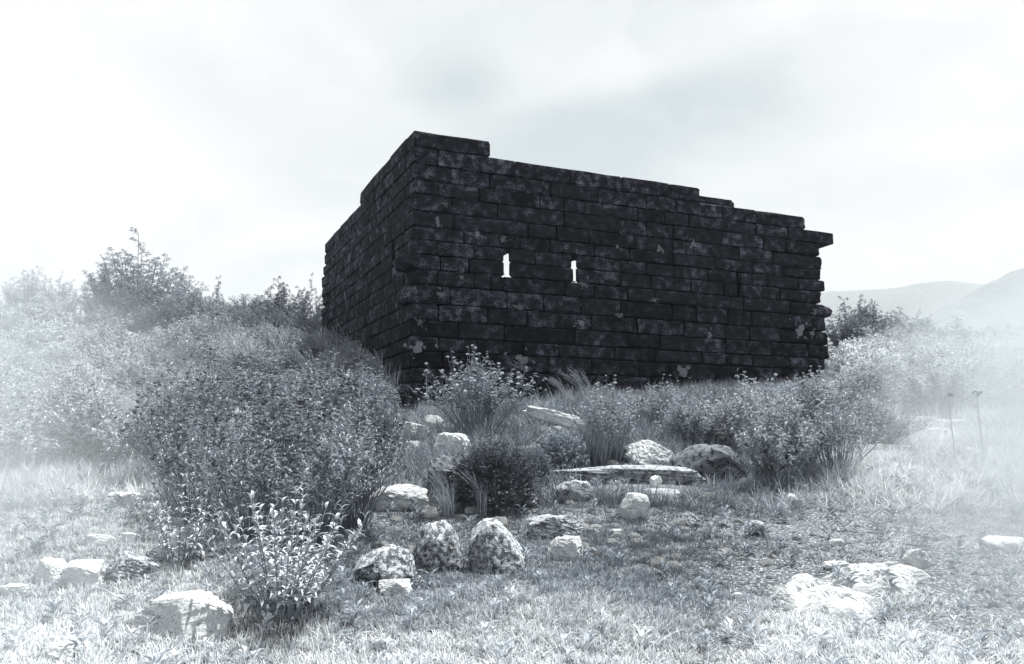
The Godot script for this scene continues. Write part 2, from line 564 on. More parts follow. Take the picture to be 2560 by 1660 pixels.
func make_building() -> void:
	var root := Node3D.new()
	root.name = "stone_building"
	root.position = Vector3(corner.x, FOOT, corner.y)
	root.rotation.y = 0.4095
	tag(root, "roofless dark stone building of coursed squared blocks with two narrow window slits", "building")
	add_child(root)
	wall_noise.seed = 17
	wall_noise.frequency = 0.9
	wall_noise.fractal_octaves = 3
	var front := Node3D.new(); front.name = "long_wall"; root.add_child(front)
	var side := Node3D.new(); side.name = "short_wall"; root.add_child(side)
	for k in 19:
		var y1: float = LEVEL[k] - FOOT
		var y0: float = LEVEL[k + 1] - FOOT
		var stops: Array = [0.0]
		var last := 0.0
		for j in JOINTS[k]:
			stops.append(j)
			last = j
		while ENDS[k] - last > 2.05:
			last += rnd(0.75, 1.65)
			if ENDS[k] - last < 0.45: break
			stops.append(last)
		stops.append(ENDS[k])
		for i in stops.size() - 1:
			var a: float = stops[i]
			var z: float = stops[i + 1]
			if z - a < 0.15: continue  # the open slits
			var top := y1
			var setback := rnd(-0.022, 0.018)
			var bevel := rnd(0.025, 0.05)
			if k == 1 and a > 8.2:
				top -= 0.14; setback = -0.16
			if k == 2 and a > 9.5 and a < 10.1: top -= 0.09
			if i == stops.size() - 2 and k: bevel = rnd(0.05, 0.08)
			if k == 3 and i == stops.size() - 2: bevel = 0.02
			var b := Build.new()
			var depth := 0.62
			if i == 0 and k % 2 == 0: depth = rnd(0.95, 1.3)
			var exposed: bool = k == 0 or (a > ENDS[k - 1] - 0.6) or i == stops.size() - 2
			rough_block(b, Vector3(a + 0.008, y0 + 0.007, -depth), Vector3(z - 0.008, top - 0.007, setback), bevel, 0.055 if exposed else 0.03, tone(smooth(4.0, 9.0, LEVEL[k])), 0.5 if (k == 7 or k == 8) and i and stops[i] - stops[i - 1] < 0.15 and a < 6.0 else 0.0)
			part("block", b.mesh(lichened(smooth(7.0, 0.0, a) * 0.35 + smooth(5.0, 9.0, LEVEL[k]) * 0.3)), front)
	# the stones that close the heads of the slits, set back in the wall
	for s in [Vector2(2.36, 2.52), Vector2(4.25, 4.39)]:
		var b := Build.new()
		block(b, Vector3(s.x, 6.50 - FOOT, -0.6), Vector3(s.y, 6.66 - FOOT, -0.16), 0.01, 0.004, tone())
		part("block", b.mesh(mats.wallstone), front)
	# bosses left on the corner stones, and the rounded stone at the broken end
	part("block", lump(Vector3(-0.36, 5.86 - FOOT, -0.55), Vector3(0.55, 6.27 - FOOT, 0.09), 3.0, 3, 0.16, Color(3.0, 3.0, 3.0), mats.wallstone), front)
	part("block", lump(Vector3(-0.26, 5.05 - FOOT, -0.6), Vector3(0.5, 5.53 - FOOT, 0.05), 3.2, 4, 0.14, Color(3.0, 3.0, 3.0), mats.wallstone), front)
	part("block", lump(Vector3(12.0, 5.50 - FOOT, -0.5), Vector3(12.93, 5.89 - FOOT, 0.05), 3.0, 6, 0.12, Color(1.3, 1.3, 1.3), mats.wallstone), front)
	# thick crusts of pale lichen
	var seeds := 0
	for p in PATCHES:
		part("lichen_patch", patch(p[0], p[1] - FOOT, p[2], p[3], 40 + seeds), front)
		seeds += 1
	# the short wall
	var rest := Build.new()
	var near := 0
	for k in 19:
		var y1: float = LEVEL[k] - FOOT
		var y0: float = LEVEL[k + 1] - FOOT
		var end: float = 5.5 if k == 0 else [10.62, 10.66, 10.85, 11.0, 10.95, 10.7, 11.02, 10.98, 10.8, 11.1, 11.15][mini(k - 1, 10)]
		var at: float = (0.98 if k % 2 == 1 else 0.64)
		if k % 2 == 1:
			at = 0.64
		var first := true
		while at < end - 0.01:
			var to := at + rnd(0.75, 1.5)
			if end - to < 0.5: to = end
			var hole := (k == 7 or k == 6) and at < 1.5 and to > 1.5
			if hole: to = 1.5
			var b := Build.new()
			block(b, Vector3(rnd(-0.014, 0.014), y0 + 0.003, -to + 0.004), Vector3(0.6, y1 - 0.003, -at - 0.004), rnd(0.016, 0.04) if to < end else 0.05, 0.009, tone())
			if at < 4.2 and near < 62:
				part("block", b.mesh(lichened(0.1)), side)
				near += 1
			else:
				rest.v.append_array(b.v); rest.n.append_array(b.n); rest.c.append_array(b.c)
			at = to + (0.3 if hole else 0.0)
	var far := part("stacked_blocks", rest.mesh(mats.wallstone), side)
	tag(far, "", "", "", "stuff")
	# the two ruined walls behind, lower than what the front hides
	for w in 2:
		var b := Build.new()
		for k in range(6, 19):
			var at := 0.7
			while at < (11.9 if w == 0 else 9.8):
				var to := at + rnd(0.8, 1.6)
				if k < 8 and rng.randf() < 0.55:
					at = to
					continue
				if w == 0:
					block(b, Vector3(at + 0.004, LEVEL[k + 1] - FOOT + 0.003, -10.6), Vector3(to - 0.004, LEVEL[k] - FOOT - 0.003, -10.0), 0.02, 0.01, tone())
				else:
					block(b, Vector3(11.4, LEVEL[k + 1] - FOOT + 0.003, -to + 0.004), Vector3(12.0, LEVEL[k] - FOOT - 0.003, -at - 0.004), 0.02, 0.01, tone())
				at = to
		var o := part("ruined_wall", b.mesh(mats.wallstone), root)
		tag(o, "", "", "", "stuff")

func lichened(much: float) -> Material:
	var d := rng.randf() + much - 0.2
	return mats.wall0 if d > 0.72 else mats.wall1 if d > 0.38 else mats.wall2

func patch(x: float, y: float, w: float, h: float, s: int) -> ArrayMesh:
	# crusts a few millimetres thick with ragged outlines: one large, some crumbs round it
	var r := RandomNumberGenerator.new()
	r.seed = s
	var b := Build.new()
	var bright := r.randf_range(0.45, 0.95) * (2.2 if s == 40 or s == 47 or s == 48 else 1.3)
	for n in 9:
		var cx := x + (r.randfn() * w * 0.55 if n else 0.0)
		var cy := y + (r.randfn() * h * 0.5 if n else 0.0)
		var k0 := 1.0 if n == 0 else r.randf_range(0.12, 0.42)
		var count := 30 if n == 0 else 11
		var ring := []
		var ph := r.randf() * 6.0
		for i in count:
			var a := TAU * i / count
			var k := k0 * (0.8 + 0.2 * sin(a * 2.0 + ph) + 0.15 * sin(a * 3.0 + ph * 3.0) + 0.1 * sin(a * 5.0 + ph * 2.0) + r.randf_range(-0.12, 0.12))
			ring.append(Vector3(cx + cos(a) * w * 0.5 * k, cy + sin(a) * h * 0.5 * k, 0.026 + 0.0015 * n))
		var mid := Vector3(cx, cy, 0.031 + 0.0015 * n)
		for i in count:
			var p: Vector3 = ring[i]
			var q: Vector3 = ring[(i + 1) % count]
			var m := (p + q) * 0.25 + mid * 0.5
			var v := r.randf_range(0.5, 1.15) * bright
			var u := r.randf_range(0.5, 1.15) * bright
			b.tri(mid, p.lerp(mid, 0.5), q.lerp(mid, 0.5), Color(u, u, u), Vector3.BACK)
			b.quad(p.lerp(mid, 0.5), p, q, q.lerp(mid, 0.5), Color(v, v, v), Vector3.BACK)
			b.quad(p, q, q - Vector3(0, 0, 0.06), p - Vector3(0, 0, 0.06), Color(v, v, v), p - mid)
	return b.mesh(mats.lichen_patch)

const PATCHES := [[0.18, 4.02, 0.30, 0.30], [2.85, 3.85, 0.34, 0.30], [2.75, 5.15, 0.42, 0.13], [1.65, 6.88, 0.17, 0.16], [2.33, 6.82, 0.16, 0.14], [4.55, 5.86, 0.22, 0.18], [4.5, 4.86, 0.26, 0.14], [7.55, 3.72, 0.42, 0.26], [11.6, 5.05, 0.32, 0.36], [12.05, 5.0, 0.14, 0.16], [12.2, 5.65, 0.15, 0.16], [8.45, 4.75, 0.12, 0.24], [8.0, 7.25, 0.18, 0.22], [6.9, 7.02, 0.14, 0.22], [0.22, 4.62, 0.12, 0.2], [5.6, 6.95, 0.12, 0.08], [0.72, 5.32, 0.2, 0.14], [1.25, 5.78, 0.12, 0.12], [5.62, 5.12, 0.24, 0.16], [6.7, 5.6, 0.12, 0.12], [0.8, 7.55, 0.18, 0.12], [0.62, 7.1, 0.13, 0.24]]

# ---------------------------------------------------------------- loose stones
# name, label, category, group, x, z, width, height, depth, turn, shape, material, seed, lift, tilt
const ROCKS := [
	["rock", "round topped boulder blotched white and black, tallest of the row in the grass", "rock", "", -0.72, -8.84, 0.46, 0.51, 0.41, 0.3, "boulder", "spotted", 3, 0.0, 0.0],
	["rock", "leaning boulder with a dark shaded flank and blotched white ridge", "rock", "", -0.14, -8.73, 0.5, 0.56, 0.38, 0.0, "leaning", "spotted", 10, 0.0, 0.0],
	["rock", "low wide blotched boulder beside the big leaved sage clump", "rock", "", -1.21, -8.41, 0.62, 0.32, 0.43, 0.1, "boulder", "spotted", 17, 0.0, 0.0],
	["rock", "pale flat stone lying under the low wide blotched boulder", "rock", "", -1.06, -8.08, 0.28, 0.12, 0.22, 0.2, "block", "pale", 24, 0.0, 0.0],
	["rock", "flat topped stone with a broken dark edge, white top", "rock", "", 0.49, -9.92, 0.59, 0.22, 0.35, 0.1, "block", "lichen", 31, 0.0, 0.0],
	["rock", "white blocky stone under the flat topped broken stone", "rock", "", 0.55, -9.13, 0.34, 0.23, 0.24, -0.3, "block", "pale", 38, 0.0, 0.0],
	["rock", "small white stone alone in the short pale grass near the camera", "rock", "", -0.98, -6.84, 0.14, 0.07, 0.12, 0.5, "block", "pale", 45, 0.0, 0.0],
	["fallen_block", "big squared block with white top and black front beside the dark cushion bush", "block", "", -0.81, -11.53, 0.59, 0.52, 0.47, 0.25, "block", "dark", 52, 0.0, 0.0],
	["fallen_block", "broad white slab with a straight shaded front edge under the shrubs", "block", "", -1.39, -10.91, 0.67, 0.26, 0.5, 0.1, "block", "pale", 59, 0.0, 0.0],
	["rock", "long low blotched stone in front of the dark cushion bush", "rock", "", 0.01, -11.15, 0.63, 0.2, 0.25, -0.15, "boulder", "lichen", 66, 0.0, 0.0],
	["rock", "slanting pale stone half under grass at the foot of the wall corner", "rock", "", -1.71, -15.64, 0.46, 0.38, 0.36, 0.5, "wedge", "pale", 73, 0.0, 0.5],
	["rock", "greyish stone propped behind the slanting pale stone", "rock", "", -1.57, -16.9, 0.42, 0.27, 0.29, 0.2, "boulder", "pale", 80, 0.0, 0.0],
	["rock", "large bright white stone with a pointed top below the wall corner", "rock", "", -0.96, -14.19, 0.58, 0.34, 0.46, -0.3, "block", "white", 87, 0.0, 0.0],
	["fallen_beam", "long pale dressed beam lying aslant in front of the wall", "beam", "", 0.85, -16.18, 1.2, 0.19, 0.24, -0.1, "block", "white", 94, 0.2, -0.25],
	["rock", "thin ledge of stone showing in the grass below the fallen beam", "rock", "", 0.64, -14.46, 1.02, 0.11, 0.31, 0.0, "block", "lichen", 101, 0.0, 0.0],
	["rock", "bright white triangular stone between two shrubs", "rock", "", 2.15, -13.61, 0.65, 0.33, 0.52, 0.35, "wedge", "white", 108, 0.0, 0.0],
	["rock", "long dark boulder with a bright upper rim under the flowering shrubs", "rock", "", 2.92, -12.8, 1.06, 0.55, 0.48, -0.25, "boulder", "dark", 115, 0.0, 0.0],
	["rock_ledge", "long low ledge of grey stone crossing the middle of the slope", "ledge", "", 1.71, -12.54, 2.21, 0.23, 0.49, -0.05, "boulder", "lichen", 122, 0.0, 0.0],
	["rock", "weathered grey stone in the grass below the long low ledge", "rock", "", 0.8, -11.33, 0.47, 0.27, 0.33, 0.3, "boulder", "lichen", 129, 0.0, 0.0],
	["rock", "white shard leaning at the end of the dark boulder", "rock", "", 3.31, -12.73, 0.23, 0.19, 0.11, -0.6, "wedge", "pale", 136, 0.0, 0.0],
	["rock", "flat white shard in front of the leaning shard", "rock", "", 3.27, -12.58, 0.25, 0.09, 0.17, -0.2, "block", "white", 143, 0.0, 0.0],
	["rock", "flat white slab with a small stone resting on it", "rock", "", 1.96, -11.66, 0.49, 0.11, 0.25, -0.1, "block", "white", 150, 0.0, 0.0],
	["rock", "small cube of stone resting on the flat white slab", "rock", "", 1.95, -11.86, 0.15, 0.1, 0.12, 0.6, "block", "white", 157, 0.12, 0.25],
	["rock", "smooth rounded boulder with a shaded side standing in the grass", "rock", "", 1.46, -10.48, 0.36, 0.33, 0.34, 0.4, "boulder", "pale", 164, 0.0, 0.0],
	["rock", "half buried dark stone with a thin bright edge", "rock", "", 2.11, -10.32, 0.2, 0.16, 0.16, 0.2, "wedge", "lichen", 171, 0.0, 0.0],
	["rock", "half buried grey stone with a deep shadow on its side", "rock", "", 2.78, -10.09, 0.21, 0.18, 0.19, -0.4, "boulder", "lichen", 178, 0.0, 0.0],
	["rock", "small white stone alone on open grass before the broad corner shrub", "rock", "", 3.71, -11.67, 0.17, 0.11, 0.14, 0.1, "boulder", "white", 185, 0.0, 0.0],
	["rock", "small flat white stone at the foot of the pale shrubs", "rock", "", 5.11, -13.14, 0.23, 0.08, 0.16, 0.0, "block", "white", 192, 0.0, 0.0],
	["rock", "upright block beside the path with a shaded front", "rock", "", 3.97, -8.72, 0.23, 0.17, 0.18, 0.5, "block", "pale", 199, 0.0, 0.0],
	["rock", "thin upright chip of stone next to the upright block", "rock", "", 3.94, -8.92, 0.07, 0.12, 0.03, 0.2, "wedge", "pale", 206, 0.0, 0.0],
	["rock_outcrop", "broad flat outcrop of bare pale rock in the path", "outcrop", "", 2.76, -7.99, 0.72, 0.08, 0.98, 0.1, "slab", "pale", 213, 0.0, 0.0],
	["rock_outcrop", "long flat outcrop of bare rock above the broad one", "outcrop", "", 3.39, -8.36, 0.9, 0.08, 0.6, -0.1, "slab", "pale", 220, 0.0, 0.0],
	["rock", "low white stone at the back of the long outcrop", "rock", "", 3.2, -8.79, 0.24, 0.06, 0.15, 0.1, "block", "white", 227, 0.0, 0.0],
	["rock", "grey flake lying between the low white stone and the upright block", "rock", "", 3.46, -8.69, 0.16, 0.05, 0.11, 0.4, "block", "pale", 234, 0.0, 0.0],
	["rock", "small white stone in the grass before the broad flat outcrop", "rock", "", 2.09, -8.21, 0.1, 0.06, 0.08, 0.3, "boulder", "white", 241, 0.0, 0.0],
	["rock", "low hump of stone in thin grass above the path", "rock", "", 3.46, -9.44, 0.17, 0.07, 0.12, 0.2, "boulder", "pale", 248, 0.0, 0.0],
	["rock", "big rounded pale boulder in mist at the edge of the path", "rock", "", 5.25, -9.48, 0.5, 0.17, 0.4, 0.1, "boulder", "white", 255, 0.0, 0.0],
	["rock", "long thin white slab on the misty slope below the scrub", "rock", "", 8.49, -17.98, 0.69, 0.11, 0.28, 0.0, "block", "white", 262, 0.0, 0.0],
	["rock", "slanting white slab by the tall dry stalk", "rock", "", 8.74, -17.24, 0.63, 0.15, 0.31, -0.2, "block", "white", 269, 0.0, 0.0],
	["rock", "thick white block under the slanting slab", "rock", "", 8.07, -16.47, 0.44, 0.2, 0.3, 0.2, "block", "white", 276, 0.0, 0.0],
	["rock", "broad pale slab in a pocket of scrub", "rock", "", 6.27, -14.56, 0.79, 0.18, 0.4, 0.1, "block", "pale", 283, 0.0, 0.0],
	["rock", "pale lump of stone between the two dry stalks", "rock", "", 7.54, -14.36, 0.22, 0.16, 0.17, 0.3, "boulder", "white", 290, 0.0, 0.0],
	["rock", "pale stone peeping from the scrub above the long thin slab", "rock", "", 8.36, -18.91, 0.3, 0.14, 0.21, 0.0, "boulder", "white", 297, 0.0, 0.0],
	["rock", "large angular rock with a bright face and a grey face, low in the grass", "rock", "", -2.6, -7.05, 0.65, 0.29, 0.49, 0.1, "crag", "pale", 5, 0.0, 0.0],
	["rock", "square pale stone in mist beside the tilted slab", "rock", "", -4.0, -8.28, 0.34, 0.23, 0.27, 0.15, "block", "white", 311, 0.0, 0.0],
	["rock", "tilted pale slab leaning into the grass in mist", "rock", "", -4.32, -8.35, 0.33, 0.23, 0.23, -0.4, "wedge", "white", 318, 0.0, 0.25],
	["rock", "sharp ridged stone with a dark hollow beneath it", "rock", "", -3.62, -8.46, 0.46, 0.21, 0.32, 0.2, "wedge", "lichen", 325, 0.0, 0.0],
	["rock", "low white stone in the misty grass above the square one", "rock", "", -4.36, -9.3, 0.32, 0.11, 0.19, 0.1, "boulder", "white", 332, 0.0, 0.0],
	["rock", "white stone at the foot of the shrub with felted leaves", "rock", "", -4.06, -9.42, 0.17, 0.1, 0.14, -0.2, "block", "white", 339, 0.0, 0.0],
	["rock", "flat white slab seen between stems at the edge of the scrub", "rock", "", -4.78, -10.76, 0.42, 0.19, 0.29, 0.1, "block", "white", 346, 0.0, 0.0],
	["rock", "white stone showing through the twigs of the big leaved clump", "rock", "", -2.37, -7.75, 0.19, 0.16, 0.15, 0.4, "boulder", "pale", 353, 0.0, 0.0],
	["rock", "pale flat slab at the very edge of the short grass", "rock", "", -3.14, -6.23, 0.2, 0.1, 0.16, 0.2, "block", "white", 360, 0.0, 0.0],
	["rock", "pale slab deep in mist", "rock", "", -4.42, -7.91, 0.22, 0.12, 0.16, 0.0, "block", "white", 367, 0.0, 0.0],
	["rock_ledge", "long stone ledge on the bank below the side wall", "ledge", "", -4.59, -20.75, 1.43, 0.29, 0.5, 0.35, "block", "lichen", 374, 0.0, 0.0],
	["rock", "white broken stone at the edge of the dark thicket below the wall corner", "rock", "", -2.11, -15.55, 0.35, 0.17, 0.25, 0.3, "block", "white", 381, 0.0, 0.0],
	["rock", "small white stone wedged above the squared block", "rock", "", -1.71, -14.9, 0.23, 0.13, 0.18, -0.3, "block", "white", 388, 0.0, 0.0],
	["rock", "pale stone half hidden in grass between the beam and the grey twiggy bush", "rock", "", 0.86, -14.79, 0.38, 0.17, 0.23, 0.2, "boulder", "pale", 395, 0.0, 0.0],
	["rock", "white stone in the grass between the triangular stone and the dark boulder", "rock", "", 2.67, -13.75, 0.2, 0.11, 0.14, 0.2, "block", "white", 402, 0.0, 0.0],
	["rock", "flat pale stone in the grass behind the row of blotched boulders", "rock", "", -0.45, -10.82, 0.26, 0.07, 0.16, 0.1, "block", "pale", 409, 0.0, 0.0],
	["rock", "pale chip of stone in the grass in front of the smooth rounded boulder", "rock", "", 1.18, -9.84, 0.14, 0.06, 0.1, 0.5, "block", "pale", 416, 0.0, 0.0],
	["foundation_block", "dark squared foundation block jutting out at the foot of the wall corner", "block", "", -2.41, -19.0, 0.59, 0.6, 0.59, 0.41, "block", "wallstone", 423, 0.0, 0.0],
]

func outcrop(x: float, z: float, rx: float, rz: float, h: float, s: int, m: Material) -> ArrayMesh:
	# bedrock worn flush with the soil: ragged outline, cracked and stepped top
	var f := FastNoiseLite.new()
	f.seed = s
	f.frequency = 1.0
	f.fractal_octaves = 4
	var b := Build.new()
	var g0 := ground_y(x, z)
	var rings := 14
	var count := 54
	var P := []
	for k in rings + 1:
		var row := PackedVector3Array()
		for i in count:
			var a := TAU * i / count
			var edge := 1.0 + 0.5 * f.get_noise_2d(cos(a) * 0.9 + 5.0, sin(a) * 0.9) + 0.12 * f.get_noise_2d(cos(a) * 4.0, sin(a) * 4.0 + 9.0)
			var q := k / float(rings)
			var px := cos(a) * rx * edge * q
			var pz := sin(a) * rz * edge * q
			var n := f.get_noise_2d((x + px) * 3.0, (z + pz) * 4.5)
			var y := h * (0.8 + floorf(n * 4.0) * 0.07 + 0.25 * n) * smooth(1.0, 0.7, q) - 0.03 * smooth(0.85, 1.0, q)
			if absf(f.get_noise_2d((x + px) * 1.7 + 20.0, (z + pz) * 2.6)) < 0.03: y -= 0.035
			row.append(Vector3(px, ground_y(x + px, z + pz) - g0 + 0.01 + y, pz))
		P.append(row)
	for k in rings:
		for i in count:
			var e := (i + 1) % count
			b.tri(P[k][i], P[k][e], P[k + 1][e], Color.WHITE, Vector3.UP)
			b.tri(P[k][i], P[k + 1][e], P[k + 1][i], Color.WHITE, Vector3.UP)
	return b.mesh(m)

func make_rocks() -> void:
	for r in ROCKS:
		var x: float = r[4]
		var z: float = r[5]
		var half := Vector3(r[6] * 0.5, r[7] * 0.62, r[8] * 0.5)
		var centre := Vector3(0, r[7] * 0.38, 0)
		var m: Material = mats[r[11]]
		var mesh: ArrayMesh
		var small: bool = r[6] < 0.25
		var steps := 7 if small else 16 if r[6] > 0.4 else 12
		var planes := []
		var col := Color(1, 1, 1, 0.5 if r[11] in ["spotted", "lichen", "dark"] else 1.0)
		match r[10]:
			"boulder":
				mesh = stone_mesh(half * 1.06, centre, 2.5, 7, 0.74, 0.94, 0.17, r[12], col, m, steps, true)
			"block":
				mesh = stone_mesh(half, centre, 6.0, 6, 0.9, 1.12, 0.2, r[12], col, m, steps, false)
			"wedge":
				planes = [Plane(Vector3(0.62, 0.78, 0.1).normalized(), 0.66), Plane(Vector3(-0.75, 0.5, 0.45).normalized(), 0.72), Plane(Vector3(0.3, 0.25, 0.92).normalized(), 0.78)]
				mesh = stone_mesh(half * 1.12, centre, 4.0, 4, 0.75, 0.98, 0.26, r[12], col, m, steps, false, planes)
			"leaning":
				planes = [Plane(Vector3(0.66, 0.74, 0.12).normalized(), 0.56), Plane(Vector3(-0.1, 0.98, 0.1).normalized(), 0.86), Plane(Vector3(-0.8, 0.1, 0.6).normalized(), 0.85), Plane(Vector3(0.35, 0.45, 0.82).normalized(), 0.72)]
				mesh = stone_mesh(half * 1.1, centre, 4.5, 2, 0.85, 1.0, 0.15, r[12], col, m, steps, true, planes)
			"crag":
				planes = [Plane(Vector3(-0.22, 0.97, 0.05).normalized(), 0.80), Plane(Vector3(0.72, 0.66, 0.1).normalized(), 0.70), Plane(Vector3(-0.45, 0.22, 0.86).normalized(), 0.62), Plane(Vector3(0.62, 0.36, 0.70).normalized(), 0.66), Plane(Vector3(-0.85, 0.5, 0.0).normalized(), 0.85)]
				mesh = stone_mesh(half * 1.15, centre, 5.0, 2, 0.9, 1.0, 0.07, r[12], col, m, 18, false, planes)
			"slab":
				mesh = outcrop(x, z, r[6] * 0.56, r[8] * 0.62, r[7], r[12], m)
		var o := part(numbered(r[0]), mesh, self)
		o.position = Vector3(x, ground_y(x, z) + r[13] - (0.0 if r[13] > 0.0 or r[10] == "slab" else 0.12 * r[7]), z)
		o.rotation = Vector3(0, r[9], r[14])
		tag(o, r[1], r[2], r[3])
		rock_spots.append(Vector3(x, z, maxf(r[6], r[8]) * 0.42))

